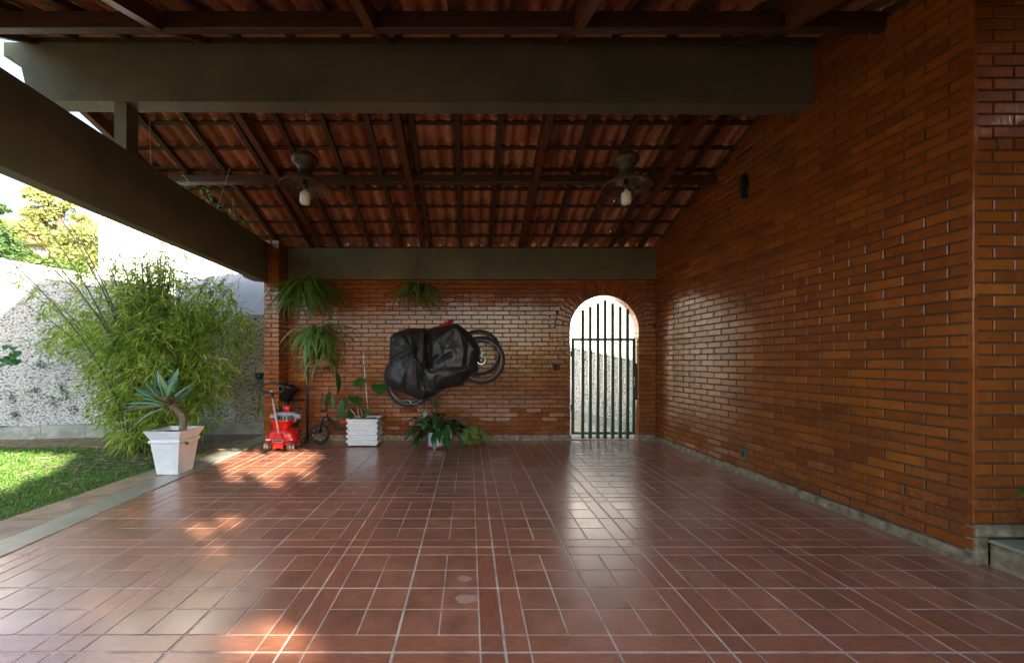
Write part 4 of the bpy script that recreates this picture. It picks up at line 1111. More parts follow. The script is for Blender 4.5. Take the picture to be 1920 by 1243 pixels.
for (pyz, sgn, w) in ((691, 1, .36), (751, -1, .30), (632, -1, .18)):
    z = PZ(pyz, SY)
    br = obj('bracket', MB().tube([(sx + sgn * .016, SY, z), (sx + sgn * w, SY, z)], .006, 6).torus((sx + sgn * (w - .13 if w > .2 else w * .6), SY, z), .12 if w > .2 else .07, .005, 'z', 28, 6), 'black_metal', ps)
    obj('scroll', MB().tube(scroll(sx, z, sgn, w * .75, .19 if w > .2 else .1), .0035, 5), 'black_metal', br)
ft = thing('potted_fern', 'pale green fern in a dusty pink pot on the upper bracket of the stand', 'fern', tuple(P(606, 690, SY)))
c = P(606, 690, SY); bowl(ft, (c.x, SY, c.z), .085, .135, .13, 'terracotta_pale')
fern(ft, (c.x - .08, SY - .05, PZ(620, SY)), 170, fr_pale, (-.1, .9), (.45, 1.2)); fern(ft, (c.x - .02, SY - .05, PZ(655, SY)), 50, fr_pale, (-.3, .5), (.5, .9)); fern(ft, (c.x, SY, c.z + .12), 16, fr_pale, (.5, 1.3), (.5, .8))
obj('root_crown', MB().lathe([(0, 0), (.05, .02), (.07, .2), (.05, .45), (0, .52)], (c.x - .03, SY, c.z + .1), 10), 'potsoil', ft)
bp = thing('black_pot', 'black plastic pot tilted on the lower bracket of the plant stand', 'pot', tuple(P(538, 750, SY - .05)))
c = P(538, 737, SY - .06)
m = MB().lathe([(0, -.13), (.085, -.13), (.13, .10), (.145, .105), (.145, .13), (.13, .13), (.12, .05), (0, .02)], (0, 0, 0), 24)
mtx = Matrix.Translation(c) @ Euler((0, rad(20), 0)).to_matrix().to_4x4(); m.xf(mtx); obj('pot', m, 'black_plastic', bp, smooth=True)
obj('dry_stem', MB().tube([c + Vector((.02, 0, .12)), c + Vector((.10, -.03, .17)), c + Vector((.17, -.04, .14))], .003, 5).tube([c + Vector((0, 0, .12)), c + Vector((.07, 0, .19)), c + Vector((.15, .02, .2))], .0025, 5), 'treebark', bp)
for i, (dx, dz, e) in enumerate(((-.08, -.1, -1.2), (-.02, -.12, -1.1), (.02, -.11, -1.3), (-.05, -.09, -.9), (.05, -.12, -1.35))):
    link('frond', R.choice(fr_dry), bp, c + Vector((dx, -.08, dz)), (0, .9 + .1 * i, -1.2 + .4 * i), scale=(1.05,) * 3)
# climbing fern beside the column
cf = thing('climbing_fern', 'dark trailing fern with yellowing tips hanging beside the left face of the column', 'fern', tuple(P(486, 700, 6.75)))
c = P(486, 705, 6.62)
obj('pot', MB().lathe([(0, 0), (.05, 0), (.075, .1), (.065, .1), (0, .06)], (c.x, c.y, c.z - .05), 16), 'black_plastic', cf, smooth=True)
obj('bracket', MB().tube([(c.x, c.y, c.z - .052), (c.x + .12, c.y - .12, c.z - .052)], .006, 6), 'black_metal', cf)
for k in range(3):
    fern(cf, tuple(P(480 + 3 * k, 712 + 26 * k, 6.6)), 8, fr_fern, (.0, .9), (.42, .68))
fern(cf, tuple(P(482, 752, 6.55)), 6, fr_dry, (-.5, .3), (.6, .9))
obj('stem', MB().tube([P(486, 700, 6.6), P(487, 740, 6.6), P(484, 775, 6.6)], .004, 5), 'culm', cf)

# ------------------------------------------------------------------ agave in white pot
ap = thing('potted_agave', 'foxtail agave with a bent bare trunk in a tall white square pot', 'agave', (-3.42, 4.63, 0))
def sq(cx, cy, h, z): return [(cx - h, cy - h, z), (cx + h, cy - h, z), (cx + h, cy + h, z), (cx - h, cy + h, z)]
prof = [(.118, .014), (.121, .018), (.161, .372), (.172, .378), (.178, .392), (.172, .406), (.162, .412), (.205, .505), (.205, .515), (.185, .515), (.150, .40)]
V = []; Fc = []
for h, z in prof: V += sq(-3.42, 4.63, h, z)
for i in range(len(prof) - 1):
    for k in range(4): Fc.append((i * 4 + k, i * 4 + (k + 1) % 4, i * 4 + 4 + (k + 1) % 4, i * 4 + 4 + k))
Fc.append((3, 2, 1, 0)); pot = obj('pot', MB().add(V, Fc), 'pot_white', ap)
bv = pot.modifiers.new('bevel', 'BEVEL'); bv.width = .005; bv.segments = 2; bv.limit_method = 'ANGLE'
obj('soil', MB().add(sq(-3.42, 4.63, .17, .47), [(0, 1, 2, 3)]), 'potsoil', ap)
obj('drain_stub', MB().tube([(-3.24, 4.55, .365), (-3.215, 4.55, .36)], .018, 10), 'grey_plate', ap)
T0 = Vector((-3.36, 4.66, .46)); tp = [T0, T0 + Vector((.015, 0, .10)), T0 + Vector((.01, -.01, .20)), T0 + Vector((-.05, -.03, .285)), T0 + Vector((-.12, -.05, .33))]
m = MB()
dense = []
for i in range(len(tp) - 1):
    for j in range(6): dense.append(tp[i].lerp(tp[i + 1], j / 6))
dense.append(tp[-1]); rs = [.040 - .012 * (i / len(dense)) + (.0025 if i % 2 else 0) for i in range(len(dense))]
obj('trunk', m.tube(dense, rs, 14), 'bark', ap, smooth=True)
HC = tp[-1]
leafs = [(-1, -.15, .02, .44, .050, .08, 0), (-1, -.35, .12, .40, .055, .05, 0), (-.9, .1, .30, .42, .052, .02, 0), (-.85, -.5, -.02, .40, .052, .12, 1), (-.8, -.3, .55, .38, .06, .0, 0), (-.55, -.6, .35, .28, .058, .0, 0),
         (-.5, .2, .8, .42, .05, .0, 0), (-.1, -.3, .95, .40, .048, -.02, 0), (.05, .3, 1, .42, .045, 0, 0), (.35, -.1, .95, .38, .042, .05, 0), (.6, .1, .85, .36, .036, .22, 0), (-.05, -.75, .45, .24, .052, .0, 1),
         (-.9, -.4, -.45, .42, .03, .22, 0), (-.6, .6, .3, .38, .05, .1, 0), (.2, .7, .5, .34, .045, .1, 0), (.35, -.5, .5, .22, .04, .15, 1), (-.3, -.1, 1, .42, .05, 0, 0), (-.2, .5, .9, .4, .05, 0, 0), (-1, .3, .1, .40, .048, .1, 0), (-.55, -.25, .75, .34, .05, 0, 0)]
for dx, dy, dz, L, wd, dp, old in leafs:
    me = thick_leaf(L * 1.05, wd * 1.65, .012, dp, 'agave_old' if old else 'agave'); d = Vector((dx, dy, dz)).normalized()
    link('leaf', me, ap, HC + d * .015, aim(d, R.uniform(-.25, .25)))
dd = thick_leaf(.16, .014, .004, .4, 'dry')
link('dry_leaf', dd, ap, HC + Vector((.06, -.02, -.03)), aim((-.5, -.3, -.6))); link('dry_leaf', dd, ap, HC + Vector((.07, -.02, 0)), aim((.6, -.2, .2)))
link('dry_leaf', thick_leaf(.17, .03, .004, .5, 'fern_dry'), ap, HC + Vector((-.12, -.05, -.03)), aim((-.15, -.2, -.9)))
link('seedling', leaf_mesh(.07, .03, True, .2, .1), ap, (-3.48, 4.55, .50), aim((-.3, -.6, .4)))
# ------------------------------------------------------------------ red push car
TY = 5.78; tx = PX(523, TY)
tc = thing('toy_car', 'red ride-on toy car with a tall push pole and black loop handle by the column', 'toy car', (tx, TY, 0))
def shell(c, rx, ry, rz, e, z0): return MB().superq(c, rx, ry, rz, e, 28, 10, z0, 1.0)
obj('body', shell((tx + .005, TY + .14, .10), .212, .15, .215, .55, 0.0), 'red_plastic', tc, smooth=True)
obj('bumper', MB().bbox(tx - .225, tx + .228, TY - .03, TY + .30, .088, .118, .012), 'red_plastic', tc)
tb = obj('tow_block', MB().prism([(tx - .065, .035), (tx - .04, .035), (tx - .025, .05), (tx + .045, .05), (tx + .06, .035), (tx + .085, .035), (tx + .075, .19), (tx + .05, .25), (tx - .02, .25), (tx - .05, .19)], 'y', TY - .055, TY + .08), 'red_plastic', tc)
obj('name_plate', MB().bbox(tx - .065, tx + .095, TY - .066, TY - .057, .135, .175, .004), 'grey_plastic', tb)
obj('plate_inset', MB().box(tx - .055, tx + .085, TY - .069, TY - .0665, .147, .165), 'black_plastic', tb)
obj('sticker', MB().prism([(tx - .185, .150), (tx - .115, .155), (tx - .11, .178), (tx - .18, .174)], 'y', TY - .0205, TY - .012), 'white_paint', tc)
def whl(x, y, r, w, parent, mt='rubber', nm='wheel', hub='grey_plastic'):
    o = obj(nm, MB().lathe([(0, -w), (r * .7, -w), (r * .93, -w * .8), (r, -w * .4), (r, w * .4), (r * .93, w * .8), (r * .7, w), (0, w)], (x, y, r), 24, 'x'), mt, parent, smooth=True)
    obj('hub', MB().lathe([(0, -w - .006), (r * .45, -w - .006), (r * .5, w + .006), (0, w + .006)], (x, y, r), 16, 'x'), hub, o)
M['toywheel'] = plain('worn_toy_wheel', (.20, .15, .10), .35, .3, 12, .1, 40)
for x, y in ((tx - .165, TY + .0), (tx + .165, TY + .0), (tx - .150, TY + .25), (tx + .150, TY + .25)): whl(x, y, .068, .038, tc, 'toywheel')
# bucket
m = MB().superq((0, 0, 0), 1, 1, 1, .7, 28, 1, -.01, .01); V = []; prof = [(.62, 0), (.70, .03), (.92, .15), (1.0, .155), (1.03, .172), (.97, .172), (.86, .15), (.64, .03)]; n = 28; Fc = []
for s_, z in prof:
    for k in range(n):
        th = 2 * math.pi * k / n; cc, ss = math.cos(th), math.sin(th)
        V.append((tx - .015 + s_ * .168 * math.copysign(abs(cc) ** .75, cc), TY + .13 + s_ * .13 * math.copysign(abs(ss) ** .75, ss), .262 + z + .012 * abs(cc)))
for i in range(len(prof) - 1):
    for k in range(n): Fc.append((i * n + k, i * n + (k + 1) % n, (i + 1) * n + (k + 1) % n, (i + 1) * n + k))
Fc.append(tuple(range(n - 1, -1, -1))); Fc.append(tuple(range(7 * n, 8 * n)))
obj('seat_bucket', MB().add(V, Fc), 'red_plastic', tc, smooth=True)
# silver headlamp bar behind, red column and handlebar
dash = obj('dashboard', MB().superq((tx - .005, TY + .24, .45), .175, .05, .085, .6, 24, 8, -.8, 1).bbox(tx - .16, tx + .15, TY + .185, TY + .20, .40, .50, .004), 'grey_plastic', tc, smooth=False)
for k in (-1, 1):
    obj('dial', MB().lathe([(0, -.03), (.03, -.03), (.036, .0), (0, .0)], (tx + k * .10, TY + .175, .455), 14, 'y'), 'grey_plate', dash)
    obj('headlamp', MB().tube([(tx + k * .155, TY + .23, .465), (tx + k * .225, TY + .23, .47)], [.035, .042], 14), 'grey_plastic', tc)
for k in (-.05, 0, .05): obj('vent_slot', MB().box(tx + k - .008, tx + k + .008, TY + .179, TY + .184, .41, .48), 'black_plastic', dash)
obj('steering_column', MB().superq((tx + .0, TY + .26, .58), .06, .05, .055, .7, 18, 8).tube([(tx, TY + .26, .4), (tx, TY + .26, .6)], .03, 12), 'red_plastic', tc, smooth=True)
obj('handlebar', MB().tube([(tx - .20, TY + .26, .555), (tx - .10, TY + .26, .57), (tx + .1, TY + .26, .57), (tx + .20, TY + .26, .575)], [.016, .012, .012, .016], 10), 'black_plastic', tc, smooth=True)
p0, p1 = Vector((tx - .005, TY + .02, .22)), Vector((tx - .068, TY - .06, PZ(745, TY - .06)))
obj('push_pole', MB().tube([p0, p0.lerp(p1, .12), p1], [.02, .0135, .0125], 12), 'pink_metal', tc, smooth=True)
obj('pole_collar', MB().tube([p1 - Vector((0, 0, .01)), p1 + Vector((-.003, 0, .06))], [.022, .018], 12), 'black_plastic', tc, smooth=True)
c = p1 + Vector((0, 0, .125)); pts = []
for i in range(40):
    a = 2 * math.pi * i / 40; ca, sa = math.cos(a), math.sin(a)
    pts.append(c + Vector((.165 * math.copysign(abs(ca) ** 1.15, ca), -.03 * sa, .072 * sa - .008 * (sa < 0) * abs(sa) + .012 * (1 - abs(ca)))))
obj('loop_handle', MB().tube(pts, .017, 10, closed=True, cap=False), 'black_plastic', tc, smooth=True)
obj('bell', MB().superq(c + Vector((0, -.02, -.035)), .018, .015, .018, 1, 12, 6), 'grey_plastic', tc, smooth=True)

# ------------------------------------------------------------------ balance bike
BYY = 6.24; hx, hz = PX(599, BYY), .157
kb = thing('balance_bike', 'small black balance bike half hidden behind the white slatted planter', 'balance bike', (hx, BYY, 0))
def wheel(parent, c, R_, r, rimm='blackrim', axis='y', spokes=10, nm='wheel', marks=False):
    w = obj(nm, MB().torus(c, R_ - r, r, axis, 44, 10), 'rubber', parent, smooth=True)
    obj('rim', MB().torus(c, R_ - 2.1 * r, r * (.32 if R_ < .2 else .2), axis, 40, 6, 1.6), rimm, w, smooth=True)
    m = MB()
    for i in range(spokes):
        a = 2 * math.pi * i / spokes; q = (math.cos(a), math.sin(a)); q2 = (math.cos(a + .6), math.sin(a + .6))
        p_ = Vector(c) + Vector((q2[0] * .018, (.012 if i % 2 else -.012), q2[1] * .018)); e = Vector(c) + Vector((q[0] * (R_ - 2.2 * r), 0, q[1] * (R_ - 2.2 * r)))
        m.tube([p_, e], .0011 if R_ > .2 else .0022, 4, cap=False)
    obj('spokes', m, 'blackrim', w)
    obj('hub', MB().lathe([(0, -.03), (.018, -.03), (.022, -.02), (.012, 0), (.022, .02), (.018, .03), (0, .03)], c, 14, 'y'), 'chrome' if not marks else 'grey_plastic', w, smooth=True)
    if marks:
        mk = MB()
        for i in range(8):
            a0 = 2 * math.pi * i / 8; L = [Vector(c) + Vector(((R_ - 2.35 * r) * math.cos(a0 + t_ * .09), -.014, (R_ - 2.35 * r) * math.sin(a0 + t_ * .09))) for t_ in range(4)]
            mk.tube(L, .0028, 4)
        obj('rim_marks', mk, 'white_paint', w)
    return w
wheel(kb, (hx, BYY, hz), .157, .025, marks=True); wheel(kb, (hx + .60, BYY, hz), .157, .025, marks=True)
ht = P(613, 775, BYY)
obj('fork', MB().tube([(hx, BYY - .035, hz), (hx + .055, BYY - .035, .40), tuple(ht + Vector((-.005, -.0, -.05)))], .011, 8).tube([(hx, BYY + .035, hz), (hx + .055, BYY + .035, .40), tuple(ht + Vector((-.005, 0, -.05)))], .011, 8), 'black_plastic', kb, smooth=True)
obj('frame', MB().tube([tuple(ht + Vector((0, 0, -.05))), (hx + .33, BYY, .255), (hx + .60, BYY, hz + .01)], [.017, .014, .010], 10).tube([tuple(ht + Vector((.01, 0, -.09))), (hx + .30, BYY, .205), (hx + .36, BYY, .24)], [.016, .013, .012], 10), 'black_plastic', kb, smooth=True)
obj('handlebar', MB().tube([tuple(ht + Vector((0, 0, -.06))), tuple(ht + Vector((.012, 0, .02))), tuple(ht + Vector((-.05, -.01, .045)))], .013, 8).tube([tuple(ht + Vector((-.045, -.16, .05))), tuple(ht + Vector((-.05, 0, .045))), tuple(ht + Vector((-.045, .16, .05)))], .011, 8), 'black_metal', kb, smooth=True)
obj('seat', MB().superq((PX(646, BYY), BYY, PZ(791, BYY)), .075, .04, .017, .7, 18, 8), 'red_plastic', kb, smooth=True)
obj('seat_post', MB().tube([(PX(650, BYY), BYY, PZ(792, BYY)), (hx + .38, BYY, .26)], .011, 8), 'black_metal', kb)
obj('valve_stem', MB().tube([(hx + .06, BYY - .05, .012), (hx + .10, BYY - .10, .004)], .005, 6), 'rubber', kb)

# ------------------------------------------------------------------ white slatted planter with heart-leaved plant
x0, x1, y0, y1 = PX(649, 6.02), PX(708.5, 6.02), 6.015, 6.42
pl = thing('slatted_planter', 'white wooden slatted planter box holding the heart-leaved plant', 'planter', ((x0 + x1) / 2, y0, 0))
zt = .425; ns = 10; hh = (zt - .02) / ns
obj('liner', MB().box(x0 + .03, x1 - .03, y0 + .03, y1 - .03, .02, zt - .03), 'white_paint', pl)
for k in range(ns):
    pr_ = 0 if k % 2 else .018; za, zb = .02 + k * hh + .0015, .02 + (k + 1) * hh - .0015
    X0, X1, Y0, Y1 = x0 + pr_, x1 - pr_, y0 + pr_, y1 - pr_
    if k % 2 == 1: X0, X1, Y0, Y1 = x0, x1, y0, y1
    for bx in ((X0, X1, Y0, Y0 + .02), (X0, X1, Y1 - .02, Y1), (X0, X0 + .02, Y0 + .021, Y1 - .021), (X1 - .02, X1, Y0 + .021, Y1 - .021)):
        obj('slat', MB().bbox(*bx, za, zb, .0025), 'white_paint', pl)
for x, y in ((x0 + .06, y0 + .05), (x1 - .06, y0 + .05), (x0 + .06, y1 - .05), (x1 - .06, y1 - .05)): obj('foot', MB().box(x - .03, x + .03, y - .03, y + .03, .006, .0195), 'black_plastic', pl)
tr = thing('heart_leaf_plant', 'tall plant with big dark heart-shaped leaves growing in the slatted planter', 'plant', ((x0 + x1) / 2, 6.2, zt - .06))
obj('soil', MB().box(x0 + .05, x1 - .05, y0 + .05, y1 - .05, zt - .06, zt - .03), 'potsoil', tr)
TL = [ # px,py of leaf centre, Y, length, halfwidth, direction of midrib, heart
    (634, 712, 6.08, .36, .065, (.28, -.12, -.95), 0), (602, 752, 6.02, .27, .075, (-.25, -.1, -.95), 1), (614, 748, 6.1, .26, .06, (-.22, -.3, -.9), 1), (626, 752, 6.2, .22, .03, (.05, -.2, -.95), 0),
    (666, 748, 6.0, .22, .105, (.55, -.9, -.45), 1), (650, 752, 6.2, .20, .05, (-.3, -.4, -.8), 1), (640, 768, 5.98, .26, .075, (-.12, -.25, -.95), 1), (675, 715, 6.15, .21, .105, (-.4, -.8, -.45), 1),
    (711, 727, 6.0, .24, .12, (.35, -.85, -.5), 1), (690, 772, 6.05, .10, .04, (.1, -.5, -.7), 1), (683, 781, 5.95, .08, .04, (-.2, -.7, -.3), 1), (657, 776, 6.15, .16, .05, (.2, -.3, -.9), 1)]
base = Vector((PX(682, 6.15), 6.15, zt - .04))
for px, py, Y, L, w, d, h in TL:
    c = P(px, py, Y); d = Vector(d).normalized(); st_ = c - d * L * .38
    me = leaf_mesh(L, w, bool(h), .18, .12 if h else .25, 8, 'leaf', 'taro', .05)
    link('leaf', me, tr, st_, aim(d, R.uniform(-.15, .15)))
    b0 = base + Vector((R.uniform(-.08, .06), R.uniform(-.05, .03), 0)); mid = b0.lerp(st_, .6) + Vector((0, 0, .07))
    obj('stalk', MB().tube([b0, b0.lerp(mid, .5) + Vector((0, 0, .03)), mid, st_], [.006, .005, .004, .003], 6), 'culm', tr, smooth=True)
link('leaf', leaf_mesh(.19, .03, False, .1, .1, 7, 'leaf', 'cream'), tr, P(655, 766, 6.0), aim((.75, -.2, -.62)), scale=(1, .8, 1))
for k in range(6): obj('dry_stem', MB().tube([base + Vector((R.uniform(-.1, .05), -.03, 0)), P(R.uniform(655, 690), R.uniform(756, 772), 6.05)], .003, 5), 'pink_metal', tr)
for k in range(9): link('leaf', leaf_mesh(.05, .022, True, .2, .1, 5, 'leaf', 'taro'), tr, P(R.uniform(698, 722), R.uniform(783, 787), 6.15), aim((R.uniform(-1, 1), -.4, .5)))
sk_ = thing('plant_stake', 'thin silver wrapped support stake leaning in the slatted planter', 'stake', tuple(P(692, 786, 6.2)))
a, b_ = P(692, 795, 6.2), P(680.5, 658, 6.3); m = MB(); pts = [a.lerp(b_, i / 40) + Vector((.0025 * math.cos(i * 1.6), .0025 * math.sin(i * 1.6), 0)) for i in range(41)]
obj('stake', m.tube(pts, [.0085 + .0015 * (i % 2) for i in range(41)], 7), 'stake', sk_)

# ------------------------------------------------------------------ two bicycles on the wall under a black cover
def bike(label, wheels, Y, redf):
    c0 = P(*wheels[0], Y); t = thing('bicycle', label, 'bicycle', tuple(c0), 'bicycles hung on the far wall under the cover')
    cs = [P(px, py, Y) for px, py in wheels]
    for c in cs: wheel(t, tuple(c), .37, .026, 'rim', 'y', 28)
    a, b_ = cs; ax = (b_ - a).normalized(); up = Vector((-ax.z, 0, ax.x)); 
    hd = a + ax * .18 + up * .50; bbk = a + ax * .62 + up * -.02; seat = a + ax * .80 + up * .50
    m = MB().tube([hd, bbk], .018, 8).tube([hd - ax * .02 + up * .06, seat], .015, 8).tube([bbk, seat + up * .10], .016, 8).tube([bbk, b_], .010, 8).tube([seat, b_], .009, 8)
    obj('frame', m, 'redcloth' if redf else 'black_plastic', t, smooth=True)
    obj('fork', MB().tube([a + Vector((0, -.05, 0)), hd - up * .1 + Vector((0, -.03, 0)), hd + up * .12], .014, 8).tube([a + Vector((0, .05, 0)), hd - up * .1 + Vector((0, .03, 0)), hd], .012, 8), 'black_plastic', t, smooth=True)
    obj('saddle', MB().superq(seat + up * .10, .12, .06, .022, .8, 18, 8), 'black_plastic', t, smooth=True)
    obj('handlebar', MB().tube([hd + up * .14 + Vector((0, -.28, 0)) - ax * .03, hd + up * .16, hd + up * .14 + Vector((0, .02, 0)) - ax * .03], .013, 8), 'black_metal', t, smooth=True)
    ck = obj('chainring', MB().torus(tuple(bbk + Vector((0, -.04, 0))), .085, .006, 'y', 28, 5), 'chrome', t)
    obj('crank', MB().tube([bbk + Vector((0, -.05, 0)), bbk + Vector((.05, -.05, -.16))], .009, 6), 'black_metal', ck)
    cas = obj('brake_disc', MB().torus(tuple(b_ + Vector((0, -.045, 0))), .065, .005, 'y', 26, 5, .3), 'chrome', t)
    return t, cs
bk1, c1 = bike('rear bicycle nearer the wall with its back wheel showing right of the cover', [(766, 716), (897, 661)], 6.36, True)
bk2, c2 = bike('front bicycle hung lower with its rear wheel clear of the cover', [(768, 719), (902, 675)], 6.14, False)
for s_ in range(5):
    pass
obj('wall_hook', MB().tube([(PX(835, 6.49), 6.49, PZ(610, 6.49)), (PX(835, 6.3), 6.28, PZ(608, 6.3)), (PX(835, 6.3), 6.26, PZ(602, 6.3))], .011, 8), 'redcloth', bk1)
obj('brake_lever', MB().tube([P(728, 633, 6.05), P(735, 627, 6.03), P(745, 628, 6.05)], .008, 8).tube([P(735, 634, 6.05), P(750, 632, 6.05)], .012, 8), 'chrome', bk2)
obj('red_strap', MB().add([P(820, 612, 6.1), P(848, 598, 6.08), P(852, 600, 6.1), P(848, 607, 6.12), P(828, 617, 6.12)], [(0, 1, 2, 3, 4)]), 'redcloth', bk1)
cov = [(165, 370), (200, 335), (250, 315), (300, 300), (345, 289), (400, 291), (500, 291), (530, 300), (565, 285), (605, 272), (660, 268), (720, 255), (790, 245), (820, 248), (850, 265), (895, 300), (945, 345), (985, 385), (1012, 430), (1035, 480),
       (1040, 540), (1030, 590), (1010, 640), (1020, 675), (1022, 700), (985, 725), (950, 745), (920, 775), (895, 800), (860, 840), (800, 852), (755, 858), (700, 870), (655, 888), (625, 915), (600, 942), (545, 960), (480, 988), (430, 975), (370, 948),
       (300, 918), (240, 895), (185, 868), (150, 845), (118, 820), (106, 780), (110, 700), (128, 655), (150, 620), (155, 560), (160, 500), (160, 430)]
cov = [(700 + x / 5.18, 560 + y / 5.18) for x, y in cov]
def resamp(poly, n):
    L = [0]
    for i in range(len(poly)): L.append(L[-1] + math.dist(poly[i], poly[(i + 1) % len(poly)]))
    out = []
    for k in range(n):
        s = L[-1] * k / n; i = max(j for j in range(len(poly)) if L[j] <= s); u = (s - L[i]) / (L[i + 1] - L[i]); p, q = poly[i], poly[(i + 1) % len(poly)]
        out.append((p[0] + (q[0] - p[0]) * u, p[1] + (q[1] - p[1]) * u))
    return out
rim = resamp(cov, 220); cxp, cyp = 808, 680; NRG = 60; V = []; Fc = []
from mathutils import noise as mn
def seg_d(px, py, a, b):
    ax, ay = a; bx, by = b; t = max(0, min(1, ((px - ax) * (bx - ax) + (py - ay) * (by - ay)) / ((bx - ax) ** 2 + (by - ay) ** 2))); return math.hypot(px - ax - t * (bx - ax), py - ay - t * (by - ay)), t
# ridges (up to the viewer) and valleys read off the photograph, in photo pixels
def q(x, y): return (700 + x / 5.18, 560 + y / 5.18)
ridges = [(q(380, 510), q(250, 330), .05, 5), (q(380, 510), q(180, 590), .045, 4), (q(385, 510), q(430, 860), .055, 5), (q(380, 520), q(250, 850), .035, 4), (q(810, 260), q(560, 430), .05, 5), (q(810, 260), q(1000, 520), .05, 6),
          (q(810, 260), q(880, 480), .035, 3.5), (q(880, 480), q(860, 640), .03, 4), (q(490, 310), q(470, 600), .05, 4), (q(640, 440), q(700, 690), .02, 4), (q(490, 890), q(600, 930), .03, 3), (q(120, 740), q(330, 860), .03, 3.5),
          (q(420, 600), q(480, 690), .04, 2.5), (q(330, 300), q(400, 500), .03, 3), (q(700, 760), q(900, 700), .02, 3), (q(640, 880), q(880, 800), .025, 3)]
valleys = [(q(530, 300), q(540, 650), .11, 5), (q(540, 650), q(620, 560), .03, 3), (q(300, 480), q(200, 540), .03, 3), (q(560, 700), q(870, 690), .02, 3), (q(300, 620), q(330, 840), .03, 4), (q(480, 720), q(520, 860), .04, 4), (q(750, 540), q(620, 620), .03, 3),
           (q(930, 380), q(900, 640), .025, 4), (q(200, 400), q(230, 450), .03, 3)]
for j in range(NRG + 1):
    t = 1 - j / NRG
    for k, (rx, ry) in enumerate(rim):
        px = cxp + (rx - cxp) * t; py = cyp + (ry - cyp) * t
        bulge = .27 * (1 - t ** 3.2) ** .62
        f = 0
        for (a, b_, h, w) in ridges:
            d_, tt = seg_d(px, py, a, b_); f += 1.5 * h * math.exp(-(d_ / w) ** 1.1) * (1 - .35 * tt)
        for (a, b_, h, w) in valleys:
            d_, tt = seg_d(px, py, a, b_); f -= 1.25 * h * math.exp(-(d_ / w) ** 1.3)
        nz_ = 1 - abs(mn.noise(Vector((px * .045, py * .032, 3.1)))) * 2; f += .014 * nz_ ; nz2 = 1 - abs(mn.noise(Vector((px * .12 + py * .03, py * .09, 8.1)))) * 2; f += .005 * nz2
        Y = 6.075 - bulge - f * min(1, (1 - t) * 6 + .25)
        if j == 0: Y = 6.25
        V.append(P(px, py, min(Y, 6.47)))
n = len(rim)
for j in range(NRG):
    for k in range(n): Fc.append((j * n + k, j * n + (k + 1) % n, (j + 1) * n + (k + 1) % n, (j + 1) * n + k))
cv = obj('bicycle_cover', MB().add(V, Fc), 'tarp', None, smooth=True, org=P(808, 680, 6.3))
tag(cv, 'creased black waterproof cover draped over the hanging bicycles', 'cover')

# ------------------------------------------------------------------ peace lily, snake stem, small fern
c = Vector((PX(818, 6.0), 6.02, 0))
ll = thing('potted_lily', 'peace lily with broad dark leaves in a white pot on a terracotta saucer', 'peace lily', tuple(c))
obj('saucer', MB().lathe([(0, .007), (.135, .007), (.158, .03), (.162, .045), (.152, .045), (.138, .022), (0, .02)], c, 28), 'terracotta', ll, smooth=True)
obj('pot', MB().lathe([(0, .021), (.118, .021), (.126, .035), (.130, .235), (.120, .235), (.115, .2), (0, .19)], c, 32), 'pot_white', ll, smooth=True)
obj('soil', MB().lathe([(0, .205), (.117, .205)], c, 24), 'potsoil', ll)
lm = [leaf_mesh(R.uniform(.20, .28), R.uniform(.038, .055), False, R.uniform(.12, .4), .22, 8, 'leaf', 'glossleaf', .06) for _ in range(8)]
for i in range(62):
    az = R.uniform(0, 6.283); e = R.uniform(.15, 1.3); r_ = R.uniform(.06, .30) * math.cos(e * .7); h = .24 + R.uniform(.0, .34) * (.3 + .7 * math.sin(e))
    if i < 14: r_ = R.uniform(.2, .34); h = R.uniform(.14, .34); e = R.uniform(-.6, .2)
    st_ = c + Vector((r_ * math.cos(az), min(r_ * math.sin(az), .18), h)); d = Vector((math.cos(az) * math.cos(e), math.sin(az) * math.cos(e) - .25, math.sin(e) * .7 - .25))
    if st_.y + d.y * .2 > 6.42: d.y = -.2
    link('leaf', R.choice(lm), ll, st_, aim(d, R.uniform(-.5, .5)))
    obj('stalk', MB().tube([c + Vector((.03 * math.cos(az), .03 * math.sin(az), .2)), c.lerp(st_, .45) + Vector((0, 0, .14 + h * .18)), st_], [.004, .0035, .0025], 5), 'glossleaf', ll)
obj('flower_stalk', MB().tube([c + Vector((0, 0, .22)), P(790, 768, 5.95), P(772, 757, 5.9), P(765, 751, 5.9)], .0028, 5), 'culm', ll)
fm = leaf_mesh(.10, .022, False, .25, .35, 6, 'flower', 'cream')
for px, py, d in ((766, 751, (-.9, -.2, .15)), (771, 757, (-.35, -.4, .8)), (774, 759, (.95, -.2, .2))): link('flower', fm, ll, P(px, py, 5.88), aim(d))
link('flower', leaf_mesh(.06, .03, False, .5, .4, 6, 'flower', 'cream'), ll, P(809, 768, 5.85), aim((1, -.3, .25)))
link('yellow_leaf', leaf_mesh(.12, .008, False, 0, .1, 5, 'leaf', 'fern_dry'), ll, P(830, 779, 5.95), aim((.55, -.1, .85)))
link('yellow_leaf', leaf_mesh(.10, .035, False, .5, .2, 6, 'leaf', 'fern_dry'), ll, P(858, 800, 5.95), aim((.4, -.3, -.8)))
